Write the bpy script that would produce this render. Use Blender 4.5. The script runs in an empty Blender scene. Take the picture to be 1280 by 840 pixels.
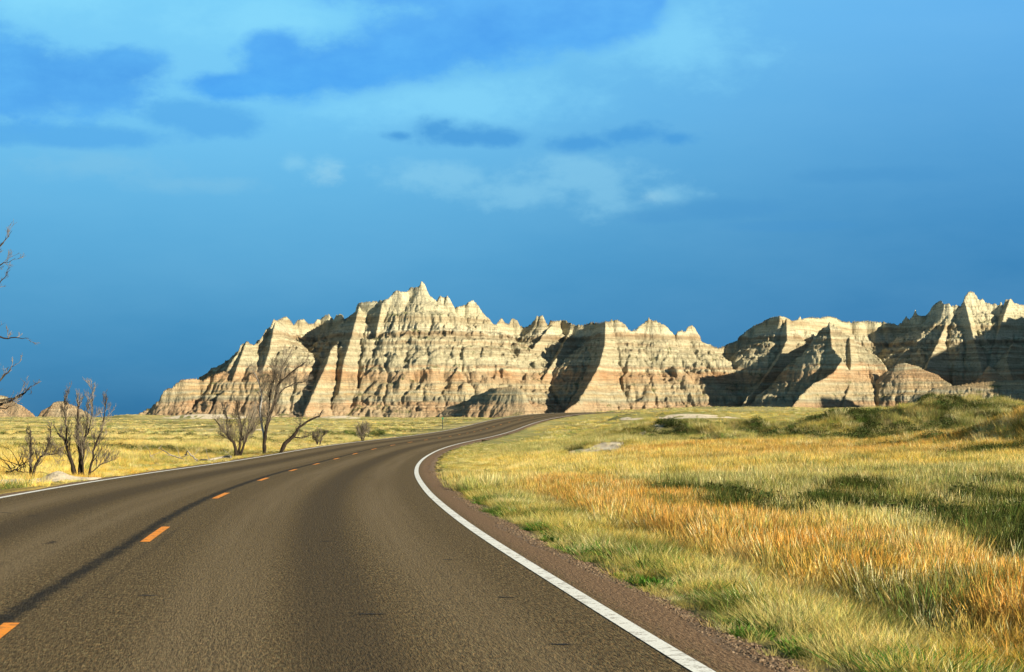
import bpy, bmesh, math, random
import numpy as np
from mathutils import Vector

rng = np.random.default_rng(7)
random.seed(7)
SC = bpy.context.scene
COL = SC.collection

# ------------------------------------------------------------------ camera
F = 2560.0            # focal length in pixels of the 1280-wide frame
CAMH = 1.324
HZ = 513.0            # row of the true horizon
cam_d = bpy.data.cameras.new('camera')
cam_d.sensor_width = 36.0
cam_d.lens = 36.0 * F / 1280.0
cam_d.shift_y = (HZ - 420.0) / 1280.0
cam_d.clip_start = 0.1
cam_d.clip_end = 30000.0
cam = bpy.data.objects.new('camera', cam_d)
cam.location = (0, 0, CAMH)
cam.rotation_euler = (math.radians(90), 0, 0)
COL.objects.link(cam)
SC.camera = cam

SC.view_settings.view_transform = 'Standard'
SC.view_settings.look = 'None'
EXPO = 1.05
SC.view_settings.exposure = EXPO
SC.view_settings.gamma = 1.0
SC.view_settings.use_curve_mapping = False

# ------------------------------------------------------------------ sun
SUN_EL = math.radians(20)
SUN_AZ = math.radians(124)       # clockwise from +Y (the view direction): to the right and a little behind
sd = Vector((math.sin(SUN_AZ) * math.cos(SUN_EL), math.cos(SUN_AZ) * math.cos(SUN_EL), math.sin(SUN_EL)))
sun_d = bpy.data.lights.new('sun', 'SUN')
sun_d.energy = 5.0
sun_d.angle = math.radians(0.5)
sun_d.color = (1.0, 0.88, 0.65)
sun = bpy.data.objects.new('sun', sun_d)
sun.rotation_euler = (-sd).to_track_quat('-Z', 'Y').to_euler()
sun.location = (60, -40, 80)
COL.objects.link(sun)

# ------------------------------------------------------------------ node helpers
class NT:
    def __init__(s, tree):
        s.t = tree; s.n = tree.nodes; s.l = tree.links
        s.n.clear()
    def node(s, typ, **kw):
        nd = s.n.new(typ)
        for k, v in kw.items():
            setattr(nd, k, v)
        return nd
    def link(s, a, b):
        s.l.new(a, b)
    def put(s, sock, v):
        if isinstance(v, bpy.types.NodeSocket): s.l.new(v, sock)
        elif isinstance(v, (tuple, list)) and sock.type == 'RGBA' and len(v) == 3: sock.default_value = (*v, 1)
        else: sock.default_value = v
    def math(s, op, a, b=None, c=None, clamp=False):
        nd = s.n.new('ShaderNodeMath'); nd.operation = op; nd.use_clamp = clamp
        for i, v in enumerate((a, b, c)):
            if v is not None: s.put(nd.inputs[i], v)
        return nd.outputs[0]
    def vmath(s, op, a, b=None):
        nd = s.n.new('ShaderNodeVectorMath'); nd.operation = op
        s.put(nd.inputs[0], a)
        if b is not None: s.put(nd.inputs[1], b)
        return nd.outputs[0]
    def mix(s, f, a, b, blend='MIX'):
        nd = s.n.new('ShaderNodeMix'); nd.data_type = 'RGBA'; nd.blend_type = blend
        s.put(nd.inputs[0], f); s.put(nd.inputs[6], a); s.put(nd.inputs[7], b)
        return nd.outputs[2]
    def smooth(s, x, a, b):
        nd = s.n.new('ShaderNodeMapRange'); nd.interpolation_type = 'SMOOTHSTEP'
        s.put(nd.inputs[0], x); s.put(nd.inputs[1], a); s.put(nd.inputs[2], b)
        return nd.outputs[0]
    def lin(s, x, a, b, c=0.0, d=1.0):
        nd = s.n.new('ShaderNodeMapRange')
        s.put(nd.inputs[0], x); s.put(nd.inputs[1], a); s.put(nd.inputs[2], b)
        s.put(nd.inputs[3], c); s.put(nd.inputs[4], d)
        return nd.outputs[0]
    def noise(s, vec, scale, detail=4, rough=0.55, dist=0.0):
        nd = s.n.new('ShaderNodeTexNoise')
        if vec is not None: s.l.new(vec, nd.inputs['Vector'])
        nd.inputs['Scale'].default_value = scale; nd.inputs['Detail'].default_value = detail
        nd.inputs['Roughness'].default_value = rough; nd.inputs['Distortion'].default_value = dist
        return nd.outputs['Fac']
    def ramp(s, x, stops, interp='LINEAR'):
        nd = s.n.new('ShaderNodeValToRGB'); cr = nd.color_ramp; cr.interpolation = interp
        s.l.new(x, nd.inputs[0])
        while len(cr.elements) < len(stops): cr.elements.new(0.5)
        for e, (p, c) in zip(cr.elements, stops):
            e.position = p; e.color = (*c, 1) if len(c) == 3 else c
        return nd.outputs[0]
    def xyz(s, v):
        nd = s.n.new('ShaderNodeSeparateXYZ'); s.l.new(v, nd.inputs[0]); return nd.outputs
    def comb(s, x, y, z):
        nd = s.n.new('ShaderNodeCombineXYZ')
        for i, v in enumerate((x, y, z)): s.put(nd.inputs[i], v)
        return nd.outputs[0]

def s2l(r, g, b):
    def f(c):
        c /= 255.0
        return c / 12.92 if c < 0.04045 else ((c + 0.055) / 1.055) ** 2.4
    return (f(r), f(g), f(b))

def principled(nt, base, rough=0.9, bump=None, bstr=0.5, bdist=0.05, spec=0.2):
    b = nt.node('ShaderNodeBsdfPrincipled')
    nt.put(b.inputs['Base Color'], base)
    nt.put(b.inputs['Roughness'], rough)
    b.inputs['Specular IOR Level'].default_value = spec
    if bump is not None:
        bn = nt.node('ShaderNodeBump'); bn.inputs['Strength'].default_value = bstr
        bn.inputs['Distance'].default_value = bdist
        nt.link(bump, bn.inputs['Height']); nt.link(bn.outputs[0], b.inputs['Normal'])
    o = nt.node('ShaderNodeOutputMaterial'); nt.link(b.outputs[0], o.inputs[0])
    return b

def new_mat(name):
    m = bpy.data.materials.new(name); m.use_nodes = True
    return m, NT(m.node_tree)

# ------------------------------------------------------------------ sky (world)
world = bpy.data.worlds.new('World'); SC.world = world; world.use_nodes = True
w = NT(world.node_tree)
geo = w.node('ShaderNodeTexCoord').outputs['Generated']
X, Y_, Z = w.xyz(w.vmath('NORMALIZE', geo))
az = w.math('ARCTAN2', X, Y_)
el = w.math('ARCSINE', Z)
pos = w.comb(az, el, 0.0)
def clouds_noise(scale, sy=2.2, detail=6, rough=.55, off=0.0):
    return w.noise(w.comb(w.math('ADD', w.math('MULTIPLY', az, 1.0), off), w.math('MULTIPLY', el, sy), off), scale, detail, rough)
# storm-blue gradient from the horizon upwards, paler towards the left
gl = w.ramp(w.lin(el, 0.0, 0.25), [(0.0, s2l(50, 116, 162)), (0.10, s2l(62, 136, 184)), (0.30, s2l(88, 167, 214)), (0.58, s2l(114, 197, 244)), (0.80, s2l(122, 207, 249)), (1.0, s2l(126, 210, 250))])
gr = w.ramp(w.lin(el, 0.0, 0.25), [(0.0, s2l(48, 110, 160)), (0.27, s2l(62, 134, 186)), (0.50, s2l(82, 157, 212)), (0.74, s2l(100, 177, 236)), (1.0, s2l(106, 184, 242))])
side = w.smooth(az, -0.14, 0.26)
base = w.mix(side, gl, gr)
nz = clouds_noise(26, 1.8, 6, .62)
nz2 = clouds_noise(75, 1.6, 5, .62, 3.1)
nz3 = clouds_noise(9, 3.0, 5, .6, 7.7)
base = w.mix(w.lin(nz3, .3, .7, 0.0, .22), base, w.mix(0.4, base, s2l(150, 212, 242)))
edge_n = w.math('ADD', w.math('MULTIPLY', w.math('SUBTRACT', nz, .5), 1.5), w.math('MULTIPLY', w.math('SUBTRACT', nz2, .5), .9))
def dirpx(px, py): return ((px - 640) / F, (HZ - py) / F)
def field(px, py, rx, ry):
    a0, e0 = dirpx(px, py)
    u = w.math('MULTIPLY', w.math('SUBTRACT', az, a0), F / rx); v = w.math('MULTIPLY', w.math('SUBTRACT', el, e0), F / ry)
    return w.math('SUBTRACT', 1.0, w.math('SQRT', w.math('ADD', w.math('MULTIPLY', u, u), w.math('MULTIPLY', v, v))))
def cloud(ells, soft, warp=1.0, bias=0.0):
    r = field(*ells[0])
    for e_ in ells[1:]:
        sm = w.n.new('ShaderNodeMath'); sm.operation = 'SMOOTH_MAX'; w.put(sm.inputs[0], r); w.put(sm.inputs[1], field(*e_)); sm.inputs[2].default_value = .25
        r = sm.outputs[0]
    return w.smooth(w.math('ADD', w.math('ADD', r, bias), w.math('MULTIPLY', edge_n, warp)), 0.0, soft)
bright = cloud([(60, 10, 160, 60), (330, 30, 150, 50), (560, 130, 260, 50), (840, 60, 160, 70)], 1.0, .9)
base = w.mix(w.math('MULTIPLY', bright, .45), base, s2l(146, 226, 255))
wisp = cloud([(408, 216, 34, 22), (370, 206, 22, 14), (720, 225, 110, 36), (760, 250, 70, 30), (825, 246, 55, 16), (560, 222, 130, 26), (640, 240, 120, 30)], 1.1, 1.5, .12)
base = w.mix(w.math('MULTIPLY', wisp, .42), base, s2l(150, 214, 240))
wisp2 = cloud([(120, 215, 190, 26), (250, 235, 120, 16)], 1.0, 1.2)
base = w.mix(w.math('MULTIPLY', wisp2, .30), base, s2l(140, 200, 228))
puff = cloud([(412, 220, 30, 22), (812, 248, 28, 12)], 1.0, 1.5)
base = w.mix(w.math('MULTIPLY', puff, .25), base, s2l(170, 215, 232))
faint = cloud([(900, 264, 105, 16), (820, 272, 60, 12), (1080, 225, 120, 12), (980, 285, 120, 9)], .8, .8, .08)
base = w.mix(w.math('MULTIPLY', faint, .42), base, s2l(74, 150, 206))
mid_c = cloud([(540, 166, 38, 22), (575, 173, 84, 17), (622, 176, 46, 15), (730, 181, 64, 13), (790, 172, 76, 18), (845, 176, 30, 11), (500, 172, 26, 8)], 1.0, 1.25, .16)
base = w.mix(w.math('MULTIPLY', mid_c, .95), base, s2l(78, 160, 222))
low_c = cloud([(270, 158, 70, 26), (226, 148, 56, 24), (110, 180, 140, 16), (0, 178, 100, 20)], .7, .8, .14)
base = w.mix(w.math('MULTIPLY', low_c, .66), base, s2l(80, 166, 232))
left_c = cloud([(30, 112, 120, 62), (110, 112, 105, 46), (-60, 90, 120, 70), (160, 96, 60, 30)], .65, .75, .14)
base = w.mix(w.math('MULTIPLY', left_c, .88), base, w.mix(w.lin(nz, .35, .65), s2l(74, 158, 234), s2l(88, 174, 242)))
dark_c = cloud([(290, 114, 66, 20), (362, 96, 78, 42), (440, 86, 88, 42), (520, 62, 84, 52), (595, 44, 92, 52), (665, 28, 92, 50), (730, 28, 96, 46), (786, 18, 50, 38), (812, 10, 26, 20), (345, 66, 44, 24), (560, -20, 220, 50), (720, -10, 110, 50)], .62, .68, .16)
top = w.lin(el, dirpx(0, 130)[1], dirpx(0, 10)[1])
base = w.mix(w.math('MULTIPLY', dark_c, .93), base, w.mix(w.lin(nz, .3, .7), w.mix(top, s2l(68, 158, 240), s2l(82, 164, 240)), w.mix(top, s2l(82, 174, 246), s2l(98, 182, 248))))
sky = w.node('ShaderNodeTexSky', sky_type='NISHITA')
sky.sun_disc = False
sky.sun_elevation = SUN_EL
sky.sun_rotation = SUN_AZ
skyc = w.mix(1.0, sky.outputs[0], (0.055, 0.055, 0.055), 'MULTIPLY')
high = w.smooth(el, 0.26, 0.55)
# away from the storm the sky opens to the clear sky model
col = w.mix(high, base, skyc)
bg = w.node('ShaderNodeBackground'); w.link(col, bg.inputs[0]); bg.inputs[1].default_value = 2 ** -EXPO
wo = w.node('ShaderNodeOutputWorld'); w.link(bg.outputs[0], wo.inputs[0])
SKYSTR = bg.inputs[1]

# ------------------------------------------------------------------ numpy noise
_perm = np.random.default_rng(3).permutation(4096).astype(np.int64)
_ang = np.random.default_rng(4).random(4096) * 2 * np.pi
_gx, _gy = np.cos(_ang), np.sin(_ang)
def pn(x, y, seed=0):
    x = np.asarray(x, float); y = np.asarray(y, float)
    xi = np.floor(x).astype(np.int64); yi = np.floor(y).astype(np.int64)
    xf = x - xi; yf = y - yi
    u = xf * xf * xf * (xf * (xf * 6 - 15) + 10); v = yf * yf * yf * (yf * (yf * 6 - 15) + 10)
    def g(ix, iy, fx, fy):
        h = _perm[(_perm[(ix + seed * 131) & 4095] + iy) & 4095]
        return _gx[h] * fx + _gy[h] * fy
    a = g(xi, yi, xf, yf); b = g(xi + 1, yi, xf - 1, yf)
    c = g(xi, yi + 1, xf, yf - 1); d = g(xi + 1, yi + 1, xf - 1, yf - 1)
    return (a + (b - a) * u + (c - a) * v + (a - b - c + d) * u * v) * 1.5
def fbm(x, y, oct=4, seed=0, gain=.5):
    r = 0; amp = 1; f = 1
    for i in range(oct):
        r = r + amp * pn(x * f, y * f, seed + i); amp *= gain; f *= 2.03
    return r
def ss(x, a, b):
    t = np.clip((x - a) / (b - a), 0, 1); return t * t * (3 - 2 * t)

def W(px, py, Y): return ((px - 640) / F * Y, Y, CAMH + (HZ - py) * Y / F)

# ------------------------------------------------------------------ the road's course
RD = np.array([(0, -1.75, 3.0, 0.0), (10, -2.9, 12.93, -0.002), (20, -3.95, 22.88, -0.036), (30, -4.79, 32.84, -0.103), (40, -5.45, 42.82, -0.205), (50, -6.01, 52.81, -0.324), (60, -6.47, 62.79, -0.442), (70, -6.85, 72.79, -0.554), (80, -7.14, 82.78, -0.637), (90, -7.3, 92.78, -0.688), (100, -7.32, 102.78, -0.705), (110, -7.17, 112.78, -0.709), (120, -6.9, 122.78, -0.717), (130, -6.54, 132.77, -0.73), (140, -6.13, 142.76, -0.748), (150, -5.7, 152.75, -0.77), (160, -5.3, 162.74, -0.791), (170, -4.93, 172.74, -0.806), (180, -4.57, 182.73, -0.814), (190, -4.21, 192.72, -0.817), (200, -3.86, 202.72, -0.813), (210, -3.49, 212.71, -0.802), (220, -3.11, 222.7, -0.77), (230, -2.67, 232.69, -0.702), (240, -2.14, 242.68, -0.596), (250, -1.48, 252.66, -0.454), (260, -0.66, 262.63, -0.275), (270, 0.36, 272.57, -0.071), (280, 1.63, 282.49, 0.143), (290, 3.21, 292.37, 0.368), (300, 5.13, 302.18, 0.604), (310, 7.46, 311.9, 0.80), (320, 10.3, 321.5, 0.92), (330, 13.7, 330.9, 0.97), (345, 19.8, 344.6, 1.0), (365, 29.5, 362.1, 1.0), (400, 50.5, 390.1, 1.0)])
_pre = []
for k in range(4, 0, -1):    # the road behind the camera
    _pre.append((-10 * k, -1.8 + 1.14 * k - .06 * k * k, 3.0 - 9.93 * k, 0.0))
RD = np.vstack([np.array(_pre), RD])
def smooth_interp(s, k):
    # Catmull-Rom through the stations
    S0 = RD[:, 0]; V = RD[:, k]
    m = np.gradient(V, S0)
    i = np.clip(np.searchsorted(S0, s, side='right') - 1, 0, len(S0) - 2)
    h = S0[i + 1] - S0[i]; t = (s - S0[i]) / h
    return ((2*t**3 - 3*t**2 + 1) * V[i] + (t**3 - 2*t**2 + t) * h * m[i] + (-2*t**3 + 3*t**2) * V[i+1] + (t**3 - t**2) * h * m[i+1])
rs = np.concatenate([np.arange(-40, 60, 1.0), np.arange(60, 400, 2.0)])
rx, ry, rz = (smooth_interp(rs, k) for k in (1, 2, 3))
def road_frame(s):
    s = np.asarray(s, float)
    x, y, z = (smooth_interp(s, k) for k in (1, 2, 3))
    e = .5
    dx = smooth_interp(s + e, 1) - smooth_interp(s - e, 1); dy = smooth_interp(s + e, 2) - smooth_interp(s - e, 2)
    n = np.hypot(dx, dy)
    return x, y, z, dy / n, -dx / n          # right-hand normal
def road_near(x, y):
    """signed lateral distance (right positive), road height, station of the nearest road point"""
    # coarse: pick by y (the road is single valued in y)
    s = np.interp(y, ry, rs)
    for _ in range(6):
        cx, cy, cz, nx, ny = road_frame(np.clip(s, -39, 398))
        tx, ty = -ny, nx
        s = np.clip(s + ((x - cx) * tx + (y - cy) * ty), -39, 398)
    cx, cy, cz, nx, ny = road_frame(s)
    lat = (x - cx) * nx + (y - cy) * ny
    dist = np.hypot(x - cx, y - cy)
    return np.where(dist > np.abs(lat) + 3, np.sign(lat) * dist, lat), cz, s

# ------------------------------------------------------------------ lie of the land
def bump(x, y, cx, cy, rx_, ry_, h, rot=0.0, p=1.0):
    c, s_ = math.cos(rot), math.sin(rot)
    u = ((x - cx) * c + (y - cy) * s_) / rx_; v = (-(x - cx) * s_ + (y - cy) * c) / ry_
    return h * np.exp(-(u * u + v * v) ** p)
def base_land(x, y):
    r = y
    left = np.interp(y, [-50, 0, 30, 60, 120, 200, 400, 700, 760], [-.35, -.35, -.3, -.45, -.75, -1.0, -1.15, -1.0, -1.0])
    right = np.interp(y, [-50, 0, 25, 60, 90, 120, 160, 220, 300, 420, 520, 760], [-.15, -.15, -.1, -.15, -.35, -.3, -.2, .15, .7, 1.35, 1.6, 1.7])
    t = ss(x / np.maximum(np.abs(y), 30), -.02, .09)
    z = left + (right - left) * t
    # the tableland ends behind the buttes and falls away
    z = z - np.maximum(y - 700, 0) * .03
    return z
def R_(x, y): return ss(x, 5, 11) * ss(y, 84, 98) * (1 - ss(y, 130, 150))
def hummocks(x, y):
    z = 0 * x
    # big grassy knolls on the right
    z = z + bump(x, y, 21.0, 104, 5.2, 9, 1.75, .2, 1.3)
    z = z + bump(x, y, 30.5, 108, 7, 12, 1.6, 0, 1.3)
    z = z + bump(x, y, 24.5, 88, 3.5, 5, .8, 0, 1.3)
    z = z + bump(x, y, 17.0, 96, 2.0, 4, .8, .3, 1.2)
    z = z + bump(x, y, 14.5, 93, 3.0, 7, .75)
    z = z + bump(x, y, 23.5, 78, 4.5, 6, .55)
    z = z + bump(x, y, 18.6, 66, 3.4, 6, 1.15, .15, 1.3)
    z = z + bump(x, y, 24, 66, 8, 9, 1.0)
    z = z + bump(x, y, 15.6, 76, 2.4, 4, .45)
    # low eroded mounds in the middle distance
    z = z + bump(x, y, 12.0, 122, 4.5, 6, .50, 0, 1.3)
    z = z + bump(x, y, 16.0, 118, 3.2, 6, .5, 0, 1.3)
    z = z + bump(x, y, 8.7, 128, 3.6, 7, .75)
    z = z + bump(x, y, 4.2, 92, 2.0, 3, .55)
    # white cut bank
    z = z + bump(x, y, 22.0, 262, 7.5, 14, .75, 0, 2.5) + bump(x, y, 14.5, 258, 2.6, 8, .55, 0, 2)
    z = z + bump(x, y, 40, 470, 26, 26, .5, 0, 2.0)
    z = z + .62 * R_(x, y) * (fbm(x / 3.4, y / 6.5, 3, 191) - .15)
    # left side
    z = z + bump(x, y, -9, 190, 4, 8, .45)
    z = z + bump(x, y, -5.5, 420, 12, 25, .6)
    z = z + bump(x, y, -82, 560, 11, 14, 1.5, 0, 1.5) + bump(x, y, -102, 560, 8, 14, .9, 0, 1.5) + bump(x, y, -48, 570, 9, 14, 1.0, 0, 1.5) + bump(x, y, -33, 250, 9, 6, .5, 0, 1.4)
    return z
def land(x, y, detail=True):
    x = np.asarray(x, float); y = np.asarray(y, float)
    z = base_land(x, y) + hummocks(x, y)
    far = ss(np.abs(y), 8, 60)
    z = z + far * (.16 * fbm(x / 14, y / 20, 3, 11) + .05 * fbm(x / 3, y / 4, 2, 21)) + .45 * ss(y, 250, 500) * fbm(x / 40, y / 60, 2, 31)
    lat, cz, s = road_near(x, y)
    a = np.abs(lat)
    vr = ss(lat, 5.2, 8.5)
    shoulder = cz - .045 - .10 * ss(a, 4.2, 5.8)
    blend = ss(a, 5.2, 14)
    blend = np.where(y > 330, np.maximum(blend, ss(y, 330, 345)), blend)
    blend = np.where(y < -45, 1, blend)
    return shoulder * (1 - blend) + z * blend + bump(x, y, -11.0, 49.6, .35, .6, .15) + bump(x, y, -11.6, 49.8, 1.5, .8, .09) + .05 * bump(x, y, -11.5, 49.6, 2, 1.2, 1) * fbm(x / .35, y / .5, 3, 193)

# ------------------------------------------------------------------ zones of vegetation
def zone_weights(x, y):
    """weights in [0,1]: orange, green, dark, bare, short for points of the ground"""
    x = np.asarray(x, float); y = np.asarray(y, float)
    lat, cz, s = road_near(x, y)
    n1 = fbm(x / 3.5, y / 6, 3, 41); n2 = fbm(x / 1.2, y / 2.0, 3, 51); n3 = fbm(x / 9, y / 16, 3, 61)
    R = ss(lat, 0, 1)
    yy = np.maximum(y, 5)
    px = 640 + F * x / yy
    orange = R * ss(lat, 5.1 , 6.0) * (1 - ss(lat, 6.7, 8.0)) * ss(y, 8, 12) * (1 - ss(y, 40, 52))
    orange = np.maximum(orange, R * ss(y, 56, 62) * (1 - ss(y, 80, 88)) * ss(lat, 9, 13) * (1 - ss(x, 14, 19)) * .8)
    orange = np.clip(orange * (1 + .9 * n1), 0, 1)
    green = R * ss(y, 12, 16) * (1 - ss(y, 38, 48)) * ss(lat, 6.9, 8.4)
    green = np.maximum(green, R * ss(y, 84, 94) * (.95 - .35 * ss(y, 150, 260)))
    green = np.maximum(green, (1 - R) * (ss(y, 62, 75)) * (.22 + .45 * n3))
    green = np.maximum(green, R * (1 - ss(lat, 4.6, 6.2)) * .6)
    green = np.clip(green * (1 + .5 * n1) + .25 * n3, 0, 1)
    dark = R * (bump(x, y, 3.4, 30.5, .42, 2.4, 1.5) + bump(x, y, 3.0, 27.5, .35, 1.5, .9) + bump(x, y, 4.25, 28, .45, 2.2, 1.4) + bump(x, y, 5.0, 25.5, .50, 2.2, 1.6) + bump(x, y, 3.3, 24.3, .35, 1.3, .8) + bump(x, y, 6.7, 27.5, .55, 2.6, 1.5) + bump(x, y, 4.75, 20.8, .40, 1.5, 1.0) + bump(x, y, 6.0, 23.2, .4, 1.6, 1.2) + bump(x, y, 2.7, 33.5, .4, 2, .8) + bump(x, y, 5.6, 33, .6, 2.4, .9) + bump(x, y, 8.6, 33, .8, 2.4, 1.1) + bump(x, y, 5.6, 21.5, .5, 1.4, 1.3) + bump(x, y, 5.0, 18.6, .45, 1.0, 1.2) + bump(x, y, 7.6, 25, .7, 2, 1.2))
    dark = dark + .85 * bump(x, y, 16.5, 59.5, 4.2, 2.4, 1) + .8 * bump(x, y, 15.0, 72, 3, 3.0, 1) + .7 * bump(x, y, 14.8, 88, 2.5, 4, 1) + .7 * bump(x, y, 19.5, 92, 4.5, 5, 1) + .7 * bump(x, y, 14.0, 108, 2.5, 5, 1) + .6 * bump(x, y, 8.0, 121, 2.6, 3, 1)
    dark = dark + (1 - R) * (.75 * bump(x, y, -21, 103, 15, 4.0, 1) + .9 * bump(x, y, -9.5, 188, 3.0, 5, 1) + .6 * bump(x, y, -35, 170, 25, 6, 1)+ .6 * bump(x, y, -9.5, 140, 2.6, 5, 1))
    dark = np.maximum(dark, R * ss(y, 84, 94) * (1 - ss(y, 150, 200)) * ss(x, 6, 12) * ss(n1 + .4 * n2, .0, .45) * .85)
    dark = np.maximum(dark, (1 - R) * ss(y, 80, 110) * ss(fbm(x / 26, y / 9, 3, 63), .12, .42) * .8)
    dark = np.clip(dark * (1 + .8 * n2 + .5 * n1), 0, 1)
    bare = bump(x, y, 4.2, 90.5, 1.9, 2.2, 1.5) + bump(x, y, 8.9, 124, 1.2, 8, .8, -.25) + bump(x, y, 19.2, 84, 1.3, 2.4, 1.0) + bump(x, y, 16.2 + .9 * np.sin(y / 2.2), 93, .5, 5.0, .95) + bump(x, y, 22.5, 247, 5.5, 3.6, 1.5, 0, 2) + bump(x, y, 14.6, 250, 1.9, 3, 1.2) + bump(x, y, 14.7, 111, 2.0, 4, .8) + bump(x, y, 21.5, 90.5, 1.6, 3, .6)
    bare = bare + bump(x, y, -11.3, 49.5, 1.5, 1.1, 2.2) + bump(x, y, -12.6, 49.4, 1.4, .9, 1.6) + bump(x, y, -82, 545, 12, 28, 1.3) + bump(x, y, -60, 560, 10, 25, .8) + bump(x, y, -45, 330, 20, 12, .7) + bump(x, y, -30, 240, 8, 6, .7) + bump(x, y, -47, 560, 8, 25, .8)
    bare = np.clip(bare * (1 + 1.1 * n2 + .6 * n1) * 1.3 - .35, 0, 1)
    return orange, green, dark, bare, lat

def veg_colour(x, y, r=None):
    o, g, d, b, lat = zone_weights(x, y)
    n = fbm(x / 2.2, y / 3.5, 3, 71); n2 = fbm(x / .7, y / 1.1, 2, 81)
    R = ss(lat, 0, 1)
    t = np.clip(.5 + .9 * n, 0, 1)[:, None]
    pale = np.array([.72, .58, .20]); gold = np.array([.66, .44, .09])
    c = pale * t + gold * (1 - t)
    orangec = np.array([.62, .27, .045]); orange2 = np.array([.60, .38, .11])
    t2 = np.clip(.5 + 1.0 * n2, 0, 1)[:, None]
    c = c + (orangec * t2 + orange2 * (1 - t2) - c) * (o * .85)[:, None]
    greenc = np.array([.17, .195, .055]); green2 = np.array([.42, .38, .17])
    c = c + (greenc * t2 + green2 * (1 - t2) - c) * (g * .85)[:, None]
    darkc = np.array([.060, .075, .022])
    sage = (1 - R) * ss(y, 75, 130) * (.45 + .35 * np.clip(fbm(x / 20, y / 14, 2, 64), -1, 1))
    c = c + (np.array([.56, .50, .28]) - c) * (sage * (1 - d))[:, None]
    # tussock-sized mottling: pale tops, dark olive gaps
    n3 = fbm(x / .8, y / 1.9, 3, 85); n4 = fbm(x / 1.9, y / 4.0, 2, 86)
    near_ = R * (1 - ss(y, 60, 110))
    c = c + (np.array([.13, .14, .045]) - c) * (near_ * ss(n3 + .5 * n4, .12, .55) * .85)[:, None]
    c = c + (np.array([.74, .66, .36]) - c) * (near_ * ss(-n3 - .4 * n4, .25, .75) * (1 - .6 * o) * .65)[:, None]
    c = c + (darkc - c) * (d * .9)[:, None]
    return c, b, d, o, g

# ------------------------------------------------------------------ mesh helpers
def mesh_np(name, V, faces4, mat, kind=None, parent=None, smooth=True, link=True):
    me = bpy.data.meshes.new(name)
    V = np.asarray(V, np.float32); Fc = np.asarray(faces4, np.int32)
    k = Fc.shape[1]
    me.vertices.add(len(V)); me.vertices.foreach_set('co', V.ravel())
    me.loops.add(Fc.size); me.loops.foreach_set('vertex_index', Fc.ravel())
    me.polygons.add(len(Fc)); me.polygons.foreach_set('loop_start', np.arange(0, Fc.size, k, dtype=np.int32))
    me.polygons.foreach_set('loop_total', np.full(len(Fc), k, np.int32))
    if smooth: me.polygons.foreach_set('use_smooth', np.ones(len(Fc), bool))
    me.update(calc_edges=True)
    if mat: me.materials.append(mat)
    o = bpy.data.objects.new(name, me)
    if link: COL.objects.link(o)
    if kind: o['kind'] = kind
    if parent: o.parent = parent
    return o
def grid_faces(nr, nc, keep=None):
    i = np.arange(nr - 1)[:, None] * nc + np.arange(nc - 1)[None]
    f = np.stack([i, i + 1, i + nc + 1, i + nc], -1)
    if keep is not None: f = f[keep]
    return f.reshape(-1, 4)
def prune(V, Fc):
    used = np.unique(Fc); m = np.zeros(len(V), np.int64); m[used] = np.arange(len(used))
    return V[used], m[Fc], used
def tag(o, label, cat, group=None, kind=None):
    o['label'] = label
    if cat: o['category'] = cat
    if group: o['group'] = group
    if kind: o['kind'] = kind
    return o
def empty(name, loc=(0, 0, 0)):
    o = bpy.data.objects.new(name, None); COL.objects.link(o); o.location = loc
    o.empty_display_size = .3
    return o
def color_attr(me, name, cols):
    a = me.color_attributes.new(name, 'FLOAT_COLOR', 'POINT')
    c = np.ones((len(cols), 4), np.float32); c[:, :cols.shape[1]] = cols
    a.data.foreach_set('color', c.ravel())

# ------------------------------------------------------------------ ground sheet
gm, nt = new_mat('prairie_ground')
P = nt.node('ShaderNodeNewGeometry').outputs['Position']
at = nt.node('ShaderNodeAttribute'); at.attribute_name = 'veg'
at2 = nt.node('ShaderNodeAttribute'); at2.attribute_name = 'mask'
mr, mg, mb = nt.xyz(at2.outputs['Vector'])     # bare, dark, far
pstretch = nt.vmath('MULTIPLY', P, (1.0, .45, 1.0))
n_big = nt.noise(pstretch, .35, 5, .6)
n_mid = nt.noise(pstretch, 2.2, 5, .65)
n_fin = nt.noise(P, 14, 4, .7)
n_far = nt.noise(nt.vmath('MULTIPLY', P, (.05, .022, .05)), 1.0, 7, .65)
c = nt.mix(nt.lin(n_mid, .3, .7, .0, .45), at.outputs['Color'], (.17, .19, .06))
c = nt.mix(nt.lin(n_fin, .35, .75, .0, .55), c, nt.mix(.5, c, (.06, .055, .025)))
c = nt.mix(nt.lin(mb, 0, 1, .55, 0.0), c, (.09, .075, .035))
c = nt.mix(nt.math('MULTIPLY', mb, nt.lin(n_far, .42, .60, 0.0, .55)), c, (.17, .20, .07))
c = nt.mix(nt.math('MULTIPLY', mb, nt.lin(n_big, .55, .75, 0.0, .5)), c, (.52, .45, .2))
chalk = nt.mix(nt.lin(n_mid, .3, .7), (.76, .70, .54), (.66, .52, .36))
edge = nt.math('ADD', mr, nt.lin(n_mid, .2, .8, -.3, .3))
chalk = nt.mix(nt.smooth(nt.noise(nt.vmath('MULTIPLY', P, (3.5, 1.6, 1)), 1.0, 6, .75), .50, .66), chalk, (.36, .30, .20))
c = nt.mix(nt.smooth(edge, .35, .65), c, chalk)
bh = nt.math('ADD', nt.math('MULTIPLY', n_mid, 1.0), nt.math('MULTIPLY', n_fin, .5))
principled(nt, c, .95, bh, .7, .12, .1)

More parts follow.
